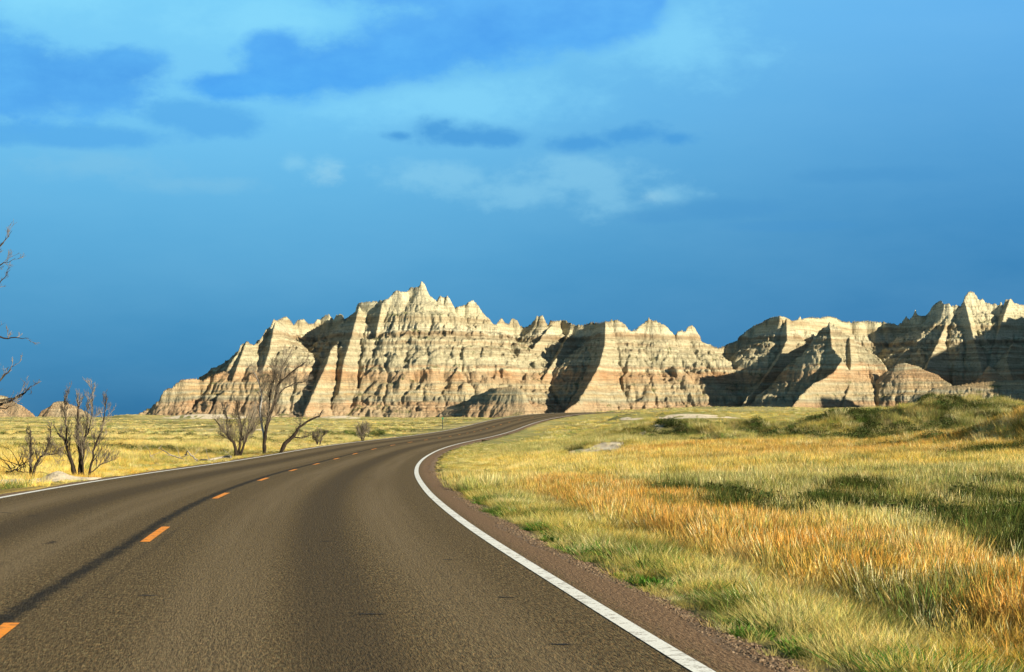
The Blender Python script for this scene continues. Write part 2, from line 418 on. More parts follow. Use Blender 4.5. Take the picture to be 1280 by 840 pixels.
def ground_rows():
    a = np.arange(-60, 6, 1.5); r = [6.0]
    while r[-1] < 12000:
        r.append(r[-1] * 1.0075 + .10)
        if r[-1] > 900: r[-1] *= 1.05
    return np.concatenate([a, r])
gy = ground_rows()
u = np.linspace(-1, 1, 440)
gu = .36 * u + 1.7 * np.sign(u) * np.maximum(np.abs(u) - .86, 0) ** 2 * 25
GX = gu[None] * (np.maximum(gy, 0)[:, None] + 28) ; GY = np.repeat(gy[:, None], len(u), 1)
gx_, gy_ = GX.ravel(), GY.ravel()
gz_ = land(gx_, gy_)
lat_g, cz_g, _s = road_near(gx_, gy_)
gz_ = np.where(np.abs(lat_g) < 4.15, gz_ - .10, gz_)
ground = mesh_np('ground', np.stack([gx_, gy_, gz_], 1), grid_faces(len(gy), len(u)), gm, 'structure')
vc, vb, vd, vo, vg = veg_colour(gx_, gy_)
color_attr(ground.data, 'veg', vc)
color_attr(ground.data, 'mask', np.stack([vb, vd, ss(gy_, 90, 180)], 1))
ground['label'] = 'rolling prairie ground with dry grass and chalky bare patches'

# ------------------------------------------------------------------ badlands buttes: ridge tents, eroded, then terraced by hard layers
# hard layers stand steep, soft ones lie flatter: a monotone map of height
_zk = np.linspace(-10, 70, 1601)
def _hard(z):
    h = np.zeros_like(z)
    for zc, wd, a in ((5.2, .35, 3.2), (4.1, .25, 1.4), (7.6, .25, 1.3), (9.6, .3, 1.5), (12.4, .25, 1.2), (15.4, .4, 1.3), (18.2, .3, 1.1), (21.0, .3, 1.3), (23.0, .3, 1.8), (25.2, .35, 2.2), (28.4, .6, 2.2), (31.0, .6, 1.6), (34.5, .9, 1.6), (38.5, .8, 1.5)):
        h += a * np.exp(-((z - zc) / wd) ** 2)
    return h
_slope = .55 + .85 * _hard(_zk) + .55 * np.clip(np.sin(_zk * 5.3 + 2 * np.sin(_zk * .9)), 0, 1) ** 2 + .4 * np.clip(np.sin(_zk * 11.0 + 3 * np.sin(_zk * 1.7)), 0, 1)
_zm = np.concatenate([[0], np.cumsum((_slope[1:] + _slope[:-1]) / 2 * np.diff(_zk))])
# keep the map close to identity over the long run
_tgt = _zk - _zk[0]
_k = np.exp(-np.linspace(-3, 3, 161) ** 2); _k /= _k.sum()
_off = np.convolve(np.pad(_tgt - _zm, 80, mode='edge'), _k, 'valid')
_zm = _zm + _off + _zk[0]
_zm = np.maximum.accumulate(_zm + np.arange(len(_zm)) * 1e-6)
def terrace(z): return np.interp(z, _zk, _zm)
def unterrace(z): return np.interp(z, _zm, _zk)

CREST = [(165,522),(175,515),(190,507),(200,497),(205,487),(212,484),(225,475),(238,471),(245,471.5),(253,475),(264,468),(277,465),(285,457),(292,447),(297,440),(300,432),(303,429),(308,425),(313,428),(317,431),(322,427),(327,421),(330,414),(340,404),(342,398),(346,400),(352,397),(358,395),(364,400),(367,405),(372,399),(380,398),(385,403),(393,402),(397,398),(401,399),(405,393),(411,391),(414,396),(418,400),(420,392),(424,391),(428,393),(430,398),(440,394),(445,389),(447,379),(451,377),(460,376),(478,375),(485,372),(490,367),(495,361),(500,363),(508,364),(513,359),(520,358),(524,357),(527,350),(531,354),(534,366),(538,379),(541,384),(544,378),(549,369),(551,367),(553,371),(557,371),(559,367),(563,374),(568,384),(572,382),(582,380),(586,376),(592,374),(596,379),(603,388),(608,396),(613,403),(620,405),(624,399),(627,397),(632,402),(636,404),(640,397),(646,399),(651,406),(655,409),(662,405),(668,400),(671,394),(674,395),(678,393),(681,399),(685,405),(688,400),(700,400),(706,399),(712,403),(720,405),(728,405),(735,403),(742,401),(750,402),(757,400),(765,398),(773,399),(780,404),(788,412),(795,410),(803,404),(809,399),(811,395),(814,399),(818,398),(822,400),(830,405),(838,411),(842,417),(845,418),(847,412),(852,411),(857,413),(860,408),(865,405),(870,411),(874,418),(878,427),(888,430),(898,433),(906,431),(915,427),(922,422),(932,413),(945,405),(955,400),(965,396),(975,394),(983,396),(990,400),(997,399),(1000,394),(1002,399),(1006,397),(1015,395),(1025,396),(1035,394),(1045,396),(1052,400),(1058,401),(1070,400),(1085,400),(1100,401),(1115,403),(1122,406),(1127,402),(1130,398),(1133,394),(1136,399),(1141,394),(1144,386),(1147,393),(1157,394),(1162,388),(1168,379),(1176,375),(1180,380),(1186,378),(1189,382),(1195,380),(1201,382),(1206,370),(1211,363),(1217,364),(1224,374),(1228,372),(1232,377),(1240,379),(1244,378),(1248,382),(1251,375),(1254,382),(1257,373),(1263,372),(1268,378),(1275,380),(1283,381),(1300,386),(1340,380),(1400,392),(1450,430)]
_dp = np.array([(165,688),(230,692),(300,706),(340,718),(346,722),(355,762),(372,776),(400,786),(425,784),(431,750),(480,742),(560,750),(613,760),(640,780),(690,775),(700,783),(745,772),(757,745),(800,750),(850,757),(900,775),(940,780),(975,765),(1000,790),(1040,825),(1060,848),(1130,852),(1172,846),(1180,826),(1215,830),(1280,830),(1450,840)])
def _cd(px): return np.interp(px, _dp[:, 0], _dp[:, 1])
RIDGES = []      # (points, cliff, slope)
def ridge(pts, cliff=1.5, slope=.72, cw=1.2): RIDGES.append((np.array([W(*p) for p in pts]), cliff, slope, cw))
# ---- crest, as traced; densified with small pinnacles
_cp = []
for (a, b), (c_, d_) in zip(CREST[:-1], CREST[1:]):
    n = max(1, int((c_ - a) / 2.0))
    for i in range(n):
        t = i / n; px = a + (c_ - a) * t
        _cp.append((px, b + (d_ - b) * t, float(_cd(px)) + 2.0 * float(pn(px / 9.0, 2.5, 5))))
CR = _cp
ridge(CR, 5.0, .66, 1.6)
# ---- spurs
ridge([(431,398,750),(425,425,730),(414,436,712),(408,455,700),(396,480,688),(382,512,676)], 1.6, 1.05)
ridge([(449,382,744),(440,420,722),(430,450,706),(424,490,690)], .8, .85)
ridge([(344,402,716),(336,440,704),(322,480,693),(318,512,686)], 1.4, 1.15)
ridge([(308,425,708),(292,470,696),(280,500,688)], 1.0, .9)
ridge([(478,378,741),(468,430,722),(452,468,704),(446,500,690)], .8, .85)
ridge([(531,362,746),(529,420,730),(520,452,716),(505,490,697)], .6, .85)
ridge([(600,388,757),(585,430,735),(560,470,715),(545,500,702)], .6, .85)
ridge([(692,402,776),(668,432,758),(648,462,732),(622,492,706),(612,505,698)], 1.0, .95)
ridge([(716,406,783),(700,440,752),(680,470,728),(664,500,708)], .6, .95)
ridge([(757,402,744),(756,430,730),(749,456,713),(737,478,699),(724,500,688),(706,513,680)], 1.8, 1.0)
ridge([(983,397,765),(984,425,752),(972,450,734),(950,480,714),(930,502,700)], 1.4, 1.0)
ridge([(1037,402,704),(1020,418,705),(1005,440,707),(988,451,708),(965,478,712),(950,498,712)], 2.2, 1.05)
ridge([(1037,402,704),(1040,434,694),(1053,448,686),(1041,466,678),(1014,480,668),(992,505,656)], 1.6, .95)
ridge([(1037,402,704),(1062,420,702),(1086,440,699),(1106,456,695),(1116,490,688)], 1.6, .95)
ridge([(1062,420,702),(1064,450,690),(1062,480,678),(1055,503,668)], .8, .95)
ridge([(1037,402,704),(1044,416,735),(1042,405,790)], 1.2, 1.0)
ridge([(1096,474,688),(1110,462,687),(1120,455,686),(1131,453,685),(1150,458,683),(1172,468,680),(1192,484,676)], 1.6, .85)
ridge([(1184,401,823),(1173,426,800),(1163,446,782),(1152,474,764)], 2.5, 1.25)
ridge([(1206,376,827),(1218,425,800),(1228,462,782)], 1.0, .9)
ridge([(1262,374,829),(1250,410,812),(1240,440,796)], 1.0, .9)
ridge([(1275,430,790),(1267,427,788),(1258,448,776),(1268,480,762)], 1.5, 1.1)
ridge([(1222,474,744),(1237,455,741),(1258,476,738)], 1.4, .95)
ridge([(1140,494,626),(1170,484,624),(1205,479,621),(1240,476,619),(1280,474,618),(1330,468,619),(1400,455,621)], .8, .62)
ridge([(438,397,750),(440,399,790),(446,404,835)], 2.0, 1.5)  # unseen ridge running back from the crest, added to shade the gully beside it
ridge([(456,381,748),(462,392,800)], 2, 1.2)  # second hidden ridge, added for shade in the same gully
ridge([(1190,390,826),(1194,398,856)], 2, 1.4)  # unseen back ridge, added to throw shade on the recess to its left
# ---- small table-topped butte in front
ridge([(606,490,648),(614,485,645),(622,484,643),(636,483.5,641),(648,484,639),(653,488,638)], 1.6, 1.0)
ridge([(560,508,655),(585,500,652),(606,490,648)], .6, .7)
# ---- low red buttes at the far left
ridge([(-60,500,690),(-30,490,690),(0,494,690),(10,497,690),(24,505,688),(42,517,686)], 1.6, .85)
ridge([(52,512,694),(62,507,694),(66,502,694),(72,501,694),(80,499,694),(88,504,694),(96,508,693),(112,516,692)], 1.8, .95)
# ---- tall ridges unseen right of the frame, added to shade the right-hand hills
ridge([(1560,420,606),(1640,270,592),(1720,215,572),(1800,212,556),(1900,300,546)], 5, 1.1)
ridge([(1450,430,838),(1500,320,800),(1535,268,772),(1575,258,742),(1600,268,705),(1640,290,640)], 8, 1.45)

GXS, GYS = .32, .38
bx0, bx1, by0, by1 = -205.0, 300.0, 530.0, 884.0
bxs = np.arange(bx0, bx1, GXS); bys = np.arange(by0, by1, GYS)
BX, BY = np.meshgrid(bxs, bys)
nR, nC = BX.shape
wx = BX + 1.3 * fbm(BX / 9, BY / 9, 2, 101); wy = BY + 1.3 * fbm(BX / 9, BY / 9, 2, 111)
H = np.full(BX.shape, -9.0)
S_ = np.zeros(BX.shape); D_ = np.full(BX.shape, 50.0)
for ri, (pts, cliff, slope, cw) in enumerate(RIDGES):
    zt = unterrace(pts[:, 2])
    acc = 0.0
    for i in range(len(pts) - 1):
        a, b = pts[i], pts[i + 1]
        za, zb = zt[i], zt[i + 1]
        zmax = max(za, zb); reach = (zmax + 4) / (slope * .62) + 2
        c0 = max(int((min(a[0], b[0]) - reach - bx0) / GXS), 0); c1 = min(int((max(a[0], b[0]) + reach - bx0) / GXS) + 1, nC)
        r0 = max(int((min(a[1], b[1]) - reach - by0) / GYS), 0); r1 = min(int((max(a[1], b[1]) + reach - by0) / GYS) + 1, nR)
        L = math.hypot(b[0] - a[0], b[1] - a[1])
        if c0 >= c1 or r0 >= r1: acc += L; continue
        near = (slice(r0, r1), slice(c0, c1))
        x = BX[near] ; y = BY[near]
        ax, ay = a[0], a[1]; dx, dy = b[0] - ax, b[1] - ay
        t = np.clip(((x - ax) * dx + (y - ay) * dy) / (L * L + 1e-9), 0, 1)
        d = np.hypot(x - ax - t * dx, y - ay - t * dy)
        h = za + (zb - za) * t - slope * d - cliff * (1 - np.exp(-d / cw))
        m = h > H[near]
        Hs = H[near]; Hs[m] = h[m]
        Ds = D_[near]; Ds[m] = d[m]
        Ss = S_[near]; Ss[m] = (acc + t * L + ri * 37.0)[m]
        acc += L
# ribs and gullies running down the faces
def rdg(a, b, sd, o=3): return 1 - np.abs(fbm(a, b, o, sd)) * 2.2
wS = S_ + .9 * fbm(BX / 5, BY / 5, 2, 101)
rib = .6 * rdg(wS / 5.5, D_ / 26, 121) + .4 * rdg(wx / 6.5, wy / 15, 123)
rib2 = .6 * rdg(wS / 2.2, D_ / 14, 131) + .4 * rdg(wx / 2.6, wy / 8, 133)
k = ss(D_, 1.5, 20)
relief = (rib - .45) * 1.9 * k + (rib2 - .45) * .7 * ss(D_, 1.2, 9) + .8 * k * fbm(BX / 22, BY / 22, 2, 141)
H0 = H.copy()
H = H + relief
# water: particles run downhill, carving where they gather
def erode(H, rounds, n, steps, K, seed):
    r = np.random.default_rng(seed)
    floor = -2.0
    for it in range(rounds):
        gy_r, gx_r = np.gradient(H, GYS, GXS)
        px_ = r.random(n) * (nC - 3) + 1; py_ = r.random(n) * (nR - 3) + 1
        vis = np.zeros(nR * nC)
        ok = np.ones(n, bool)
        vx = np.zeros(n); vy = np.zeros(n)
        for s in range(steps):
            i = py_.astype(np.int64) * nC + px_.astype(np.int64)
            gx1 = gx_r.ravel()[i]; gy1 = gy_r.ravel()[i]; hh = H.ravel()[i]
            live = hh > floor
            if s % 20 == 19:
                px_, py_, vx, vy, i, gx1, gy1 = (q[live] for q in (px_, py_, vx, vy, i, gx1, gy1))
                if len(px_) < 10: break
            vis += np.bincount(i, minlength=nR * nC) if s % 3 == 0 else 0
            vx = .45 * vx - gx1; vy = .45 * vy - gy1
            nv = np.sqrt(vx * vx + vy * vy) + 1e-6
            px_ = np.clip(px_ + vx / nv * .9, 1, nC - 2); py_ = np.clip(py_ + vy / nv * .9, 1, nR - 2)
        V = vis.reshape(nR, nC)
        V = (V + .5 * (np.roll(V, 1, 0) + np.roll(V, -1, 0) + np.roll(V, 1, 1) + np.roll(V, -1, 1))) / 3
        sl = np.minimum(np.hypot(gx_r, gy_r), 1.6)
        dH = K * np.log1p(V * .7) * (sl + .08)
        H = H - dH * ss(D_, 1.0, 6) * ss(H, -2, 1)
        # loose ground slumps where it is too steep
        lap = (np.roll(H, 1, 0) + np.roll(H, -1, 0) + np.roll(H, 1, 1) + np.roll(H, -1, 1)) / 4 - H
        H = H + .07 * lap * ss(D_, 1.0, 5)
    return H
H = erode(H, 8, 80000, 170, .050, 5)
flute = .6 * rdg(wS / .95, D_ / 7, 181, 2) + .4 * rdg(BX / 1.0, BY / 5, 183, 2)
H = H + (.50 + .30 * ss(H, 14, 26)) * (flute - .45) * ss(D_, .6, 3)
# narrow spires on the crest keep their height
H = np.where(D_ < 1.5, np.maximum(H, H0 - .15), H)
HT = terrace(H + .30 * fbm(BX / 7, BY / 7, 2, 151) * ss(D_, 1, 5))
HT = HT + .07 * fbm(BX / .8, BY / .8, 2, 161)
gl_ = land(BX.ravel(), BY.ravel()).reshape(BX.shape)
above = HT > gl_ - 1.2
keep = above[:-1, :-1] | above[1:, :-1] | above[:-1, 1:] | above[1:, 1:]
# the far flanks that nobody could see are left out
crest_y = np.full(nC, by1)
HT = np.maximum(HT, gl_ - 2.5)

bm_, nt = new_mat('layered_badlands_rock')
P = nt.node('ShaderNodeNewGeometry').outputs['Position']
Nn = nt.node('ShaderNodeNewGeometry').outputs['Normal']
px_s, py_s, pz_s = nt.xyz(P)
nA = nt.noise(nt.vmath('MULTIPLY', P, (.06, .06, .06)), 1.0, 5, .6)
nB = nt.noise(P, .55, 5, .65)
nC_ = nt.noise(nt.vmath('MULTIPLY', P, (1.6, 1.6, .22)), 1.0, 5, .7)
zz = nt.math('ADD', pz_s, nt.math('ADD', nt.lin(nA, .2, .8, -1.2, 1.2), nt.lin(nB, .2, .8, -.35, .35)))
cream = (.66, .60, .39); grey = (.42, .41, .29); tan_ = (.52, .36, .17); red = (.50, .26, .12); brown = (.27, .17, .09); green_g = (.40, .42, .33); pale = (.78, .73, .52)
ST = [(-2, (.44, .27, .15)), (3.6, (.48, .28, .15)), (4.3, (.32, .26, .17)), (4.8, (.22, .22, .17)), (5.3, (.40, .36, .24)), (6.4, tan_), (7.2, grey), (8.0, (.50, .34, .18)), (9.4, (.54, .38, .20)), (10.2, (.38, .33, .21)),
      (11.0, (.52, .32, .16)), (13.0, red), (14.6, (.52, .29, .14)), (15.6, cream), (16.4, (.50, .29, .15)), (17.2, (.42, .38, .25)), (19.5, cream), (20.6, (.40, .33, .20)), (21.4, cream), (23.0, (.33, .25, .15)), (23.6, cream), (25.2, (.40, .28, .16)), (26.0, cream), (28.0, brown), (28.8, (.44, .30, .17)), (29.6, pale), (33.5, (.54, .45, .27)), (34.6, (.38, .27, .15)), (35.8, cream), (42, pale)]
lo, hi = -2.0, 42.0
strata = nt.ramp(nt.lin(zz, lo, hi), [((z - lo) / (hi - lo), c_) for z, c_ in ST])
# thin lamination
lam = nt.noise(nt.comb(nt.math('MULTIPLY', px_s, .03), nt.math('MULTIPLY', py_s, .03), nt.math('MULTIPLY', pz_s, 1.5)), 1.0, 5, .9)
c = nt.mix(nt.lin(lam, .50, .57, .0, .85), strata, nt.mix(.70, strata, (.17, .13, .08)))
c = nt.mix(nt.lin(lam, .48, .38, .0, .45), c, pale)
wash = nt.lin(nA, .35, .65, .0, .5)
c = nt.mix(wash, c, (.54, .50, .34))
c = nt.mix(nt.lin(nC_, .42, .66, 0, .65), c, nt.mix(.75, c, (.16, .13, .08)))
nD = nt.noise(P, 1.1, 6, .75)
c = nt.mix(nt.smooth(nD, .58, .66), c, nt.mix(.6, c, (.13, .12, .07)))
# scrub on the gentler shelves
nz_ = nt.xyz(Nn)[2]
scr = nt.math('MULTIPLY', nt.smooth(nz_, .66, .84), nt.smooth(nt.noise(P, .16, 7, .72), .56, .62))
c = nt.mix(nt.math('MULTIPLY', scr, .8), c, (.16, .17, .07))
bh = nt.math('ADD', nt.math('MULTIPLY', nC_, .9), nt.math('ADD', nt.math('MULTIPLY', nt.noise(P, 2.4, 5, .7), .55), nt.math('MULTIPLY', lam, .5)))
principled(nt, c, .95, bh, 1.0, .9, .05)

Vb = np.stack([BX.ravel(), BY.ravel(), HT.ravel()], 1)
# separate hills: main wall, the two low buttes at far left
ci = np.arange(nC - 1)
px_col = 640 + F * bxs[:-1] / 690
def hill(name, colmask, label):
    kk = keep & colmask[None]
    f = grid_faces(nR, nC, kk)
    v, f, _ = prune(Vb, f)
    o = mesh_np(name, v, f, bm_, 'structure'); o['label'] = label
    return o
hill('badlands_butte', px_col > 140, 'long layered badlands wall with jagged pale crest beyond the prairie')
hill('badlands_butte', (px_col <= 140) & (px_col > 48), 'small pinkish pointed butte alone at far left beyond the bare trees')
hill('badlands_butte', px_col <= 48, 'low reddish rounded butte at the very left edge of the plain')

# ------------------------------------------------------------------ the road
def strip(name, l0, l1, dz, mat, s0=-38, s1=398, step=1.0, nl=1, parent=None, kind=None, zfun=None):
    s = np.arange(s0, s1 + 1e-6, step) if s1 - s0 > step else np.linspace(s0, s1, 5)
    cx, cy, cz, nx, ny = road_frame(s)
    ls = np.linspace(0, 1, nl + 1)
    l0 = np.broadcast_to(l0, s.shape); l1 = np.broadcast_to(l1, s.shape)
    lat = l0[:, None] + (l1 - l0)[:, None] * ls[None]
    Xv = cx[:, None] + nx[:, None] * lat; Yv = cy[:, None] + ny[:, None] * lat
    Zv = cz[:, None] + dz - .018 * np.abs(lat) * 0 + (zfun(lat) if zfun else 0)
    V = np.stack([Xv, Yv, Zv], -1).reshape(-1, 3)
    f = grid_faces(len(s), nl + 1)
    o = mesh_np(name, V, f, mat, kind, parent)
    uv = o.data.uv_layers.new(name='st')
    st = np.stack([lat, np.repeat(s[:, None], nl + 1, 1)], -1).reshape(-1, 2)
    uv.data.foreach_set('uv', st[f.ravel()].astype(np.float32).ravel())
    return o

am, nt = new_mat('worn_asphalt')
uvn = nt.node('ShaderNodeUVMap'); uvn.uv_map = 'st'
lt, sv, _z = nt.xyz(uvn.outputs[0])
P = nt.node('ShaderNodeNewGeometry').outputs['Position']
agg = nt.noise(nt.vmath('MULTIPLY', uvn.outputs[0], (55, 9, 1)), 1.0, 2, .8)
agg2 = nt.noise(nt.vmath('MULTIPLY', uvn.outputs[0], (18, 3, 1)), 1.0, 4, .8)
tint_n = nt.noise(nt.vmath('MULTIPLY', uvn.outputs[0], (40, 6, 1)), 1.7, 2, .8)
blot = nt.noise(nt.vmath('MULTIPLY', uvn.outputs[0], (1.1, .18, 1)), 1.0, 5, .6)
streak = nt.noise(nt.vmath('MULTIPLY', uvn.outputs[0], (4.0, .06, 1)), 1.0, 4, .6)
c = nt.mix(nt.lin(agg, .34, .68), (.018, .012, .005), nt.mix(nt.lin(tint_n, .35, .65), (.310, .185, .078), (.225, .205, .105)))
c = nt.mix(nt.lin(agg2, .40, .66, .0, .65), c, (.044, .030, .013))
c = nt.mix(nt.lin(blot, .35, .7, .0, .5), c, (.120, .086, .042))
# polished wheel tracks
def band(cn, wd): return nt.math('SUBTRACT', 1.0, nt.smooth(nt.math('ABSOLUTE', nt.math('SUBTRACT', lt, cn)), wd * .3, wd))
tracks = nt.math('ADD', nt.math('ADD', band(.95, .55), band(2.65, .5)), nt.math('ADD', band(-.95, .5), band(-2.65, .5)), clamp=True)
c = nt.mix(nt.math('MULTIPLY', tracks, nt.lin(streak, .3, .7, .10, .40)), c, (.245, .186, .108))
mid = nt.math('ADD', band(1.8, .45), band(-1.8, .45), clamp=True)
c = nt.mix(nt.math('MULTIPLY', mid, .50), c, (.040, .029, .016))
# tar joint beside the centre line
wob = nt.lin(nt.noise(nt.vmath('MULTIPLY', uvn.outputs[0], (0, .8, 1)), 1.0, 3, .6), .2, .8, -.02, .02)
rag = nt.lin(nt.noise(nt.vmath('MULTIPLY', uvn.outputs[0], (6, 5, 1)), 1.0, 4, .7), .3, .7, -.035, .035)
ltw = nt.math('ADD', nt.math('ADD', lt, nt.lin(sv, 8, 17, .22, 0.0)), nt.math('ADD', wob, rag))
tar = nt.math('MULTIPLY', nt.math('SUBTRACT', 1.0, nt.smooth(nt.math('ABSOLUTE', nt.math('ADD', ltw, .15)), .02, .13)), nt.lin(agg2, .3, .6, .72, 1.0), clamp=True)
tar2 = nt.math('MULTIPLY', nt.math('SUBTRACT', 1.0, nt.smooth(nt.math('ABSOLUTE', nt.math('SUBTRACT', ltw, .17)), .01, .06)), nt.math('MULTIPLY', nt.smooth(streak, .44, .60), .6))
c = nt.mix(nt.math('MULTIPLY', nt.math('MAXIMUM', tar, nt.math('MULTIPLY', tar2, .8)), .88), c, (.010, .010, .009))
# reddish gravelly margin outside the white line
mar = nt.smooth(nt.math('ADD', nt.math('ABSOLUTE', lt), nt.lin(agg2, .3, .7, -.12, .12)), 3.52, 3.80)
c = nt.mix(nt.math('MULTIPLY', mar, .75), c, nt.mix(nt.lin(agg, .3, .7), (.11, .062, .034), (.32, .205, .120)))
# transverse cracks
vor = nt.node('ShaderNodeTexVoronoi', feature='DISTANCE_TO_EDGE'); nt.link(nt.vmath('MULTIPLY', uvn.outputs[0], (.06, .13, 1)), vor.inputs['Vector']); vor.inputs['Scale'].default_value = 1.0
crk = nt.math('MULTIPLY', nt.math('SUBTRACT', 1.0, nt.smooth(vor.outputs[0], .0, .004)), nt.smooth(nt.noise(uvn.outputs[0], .9, 3, .6), .56, .62))
c = nt.mix(nt.math('MULTIPLY', crk, .8), c, (.012, .011, .01))
principled(nt, c, .95, nt.math('ADD', agg, agg2), .8, .012, .08)

gvm, nt = new_mat('roadside_gravel')
P = nt.node('ShaderNodeNewGeometry').outputs['Position']
v1n = nt.noise(P, 26, 6, .8)
g1 = nt.noise(P, 3.0, 5, .65); g2 = nt.noise(P, 40, 3, .7)
c = nt.mix(nt.lin(v1n, .35, .65), (.22, .145, .085), (.045, .030, .018))
c = nt.mix(nt.lin(g1, .35, .65, 0, .6), c, (.20, .13, .08))
c = nt.mix(nt.lin(g2, .4, .7, 0, .5), c, (.34, .27, .20))
principled(nt, c, .95, nt.math('ADD', v1n, nt.math('MULTIPLY', g1, .8)), 1.0, .03, .1)

wpm, nt = new_mat('white_road_paint')
P = nt.node('ShaderNodeNewGeometry').outputs['Position']
wn = nt.noise(P, 9, 5, .7); wn2 = nt.noise(P, 60, 3, .7)
wear = nt.math('ADD', nt.math('MULTIPLY', nt.smooth(wn, .50, .62), nt.smooth(wn2, .40, .5)), nt.math('MULTIPLY', nt.smooth(wn2, .56, .64), .7), clamp=True)
principled(nt, nt.mix(nt.math('MULTIPLY', wear, .8), (.80, .81, .76), (.22, .18, .13)), .7, wn2, .3, .004, .3)
ypm, nt = new_mat('orange_yellow_road_paint')
P = nt.node('ShaderNodeNewGeometry').outputs['Position']
wn = nt.noise(P, 12, 5, .7)
principled(nt, nt.mix(nt.math('MULTIPLY', nt.smooth(wn, .50, .62), .8), (.86, .29, .008), (.16, .08, .03)), .7, wn, .3, .004, .3)

road = empty('road', (0, 0, 0)); road['kind'] = 'structure'; road['label'] = 'two lane asphalt road curving away to the right'
sA = np.arange(-38, 398 + 1e-6, 1.0)
eR = 3.93 + .10 * pn(sA / 2.3, .5, 9) + .06 * pn(sA / .8, .5, 19); eL = -3.74 + .06 * pn(sA / 2.3, 7.5, 9)
strip('asphalt', eL, eR, 0.0, am, nl=10, parent=road)
strip('edge_line', 3.55 - .058, 3.55 + .058, .004, wpm, parent=road)
strip('edge_line', -3.55 - .06, -3.55 + .06, .004, wpm, parent=road)
k0 = 19.64
for i in range(-4, 23):
    sc_ = k0 + 12.19 * i
    if sc_ > 290 or sc_ < -36: continue
    if i == -1: sc_ += .9
    off_ = float(np.interp(sc_, [0, 9, 17], [-.26, -.23, 0]))
    strip('centre_dash', off_ - .05, off_ + .05, .004, ypm, sc_ - 1.5, sc_ + 1.5, step=10, parent=road)
# short dark sealed cracks across the lanes
tarm, nt = new_mat('black_crack_sealant')
principled(nt, nt.mix(nt.noise(nt.node('ShaderNodeNewGeometry').outputs['Position'], 30, 3), (.008, .008, .007), (.03, .027, .022)), .8)
def on_road(px, py):
    best = None
    for s_v in np.arange(6, 60, .05):
        cx, cy, cz, nx, ny = (float(q[0]) for q in road_frame(np.array([s_v])))
        row = HZ + (CAMH - cz) * F / cy
        if row < py: continue
        best = (s_v, cy, cz)
    s_v, cy, cz = best
    Yq = (CAMH - cz) * F / (py - HZ)
    return (px - 640) / F * Yq, Yq, cz
for ci_, (cpx, cpy, cw_) in enumerate([(466, 768, .20), (633, 747, .16), (408, 677, .17), (313, 625, .22), (700, 806, .14), (185, 745, .15), (560, 700, .12)]):
    qx, qy, qz = on_road(cpx, cpy)
    rr_ = np.random.default_rng(40 + ci_); V_ = []
    for k in range(9):
        t = k / 8; th_ = (.004 + .022 * math.sin(math.pi * t)) * rr_.uniform(.5, 1.3); yc_ = rr_.normal(0, .008)
        V_ += [(qx + (t - .5) * cw_, qy + yc_ - th_, qz + .004), (qx + (t - .5) * cw_, qy + yc_ + th_, qz + .004)]
    mesh_np('sealed_crack', V_, [(2 * k, 2 * k + 2, 2 * k + 3, 2 * k + 1) for k in range(8)], tarm, None, road)
def sh_z(side):
    def f(lat): a = np.abs(lat); return -.012 - .045 * ss(a, 3.95, 4.3) - .04 * ss(a, 4.3, 4.8)
    return f
gR = 4.40 + .16 * pn(sA / 3.1, 1.5, 29) + .12 * pn(sA / .9, 2.5, 29)
gR = np.interp(sA, [0, 14, 30, 60, 400], [.1, 0, -.12, -.25, -.25]) + gR
gLf = -3.95 - .22 * pn(sA / 3.1, 4.5, 29)
shr = strip('gravel_shoulder', 3.80, gR, 0, gvm, nl=8, kind='structure', zfun=sh_z(1)); shr['label'] = 'reddish gravel shoulder along the right edge of the road'
shl = strip('gravel_shoulder', gLf, -3.62, 0, gvm, nl=6, kind='structure', zfun=sh_z(-1)); shl['label'] = 'thin gravel shoulder along the left edge of the road'

# ------------------------------------------------------------------ grass
def on_land(px, py, z0=0.0):
    """point of the ground seen at a pixel of the photograph's frame"""
    Y = 60.0
    lo_, hi_ = 6.0, 900.0
    for y in np.geomspace(8, 900, 900):
        zz_ = float(land(np.array([(px - 640) / F * y]), np.array([y]))[0])
        if (CAMH - zz_) / y * F <= py - HZ: return ((px - 640) / F * y, y, zz_)
    return ((px - 640) / F * 900, 900, 0)

gmat, nt = new_mat('grass_blades')
a1 = nt.node('ShaderNodeAttribute'); a1.attribute_type = 'INSTANCER'; a1.attribute_name = 'tint'
a2 = nt.node('ShaderNodeAttribute'); a2.attribute_name = 'blade'
cc = nt.mix(1.0, a1.outputs['Color'], a2.outputs['Color'], 'MULTIPLY')
d1 = nt.node('ShaderNodeBsdfDiffuse'); nt.link(cc, d1.inputs[0])
t1 = nt.node('ShaderNodeBsdfTranslucent'); nt.link(cc, t1.inputs[0])
mx = nt.node('ShaderNodeMixShader'); mx.inputs[0].default_value = .2
nt.link(d1.outputs[0], mx.inputs[1]); nt.link(t1.outputs[0], mx.inputs[2])
oo = nt.node('ShaderNodeOutputMaterial'); nt.link(mx.outputs[0], oo.inputs[0])

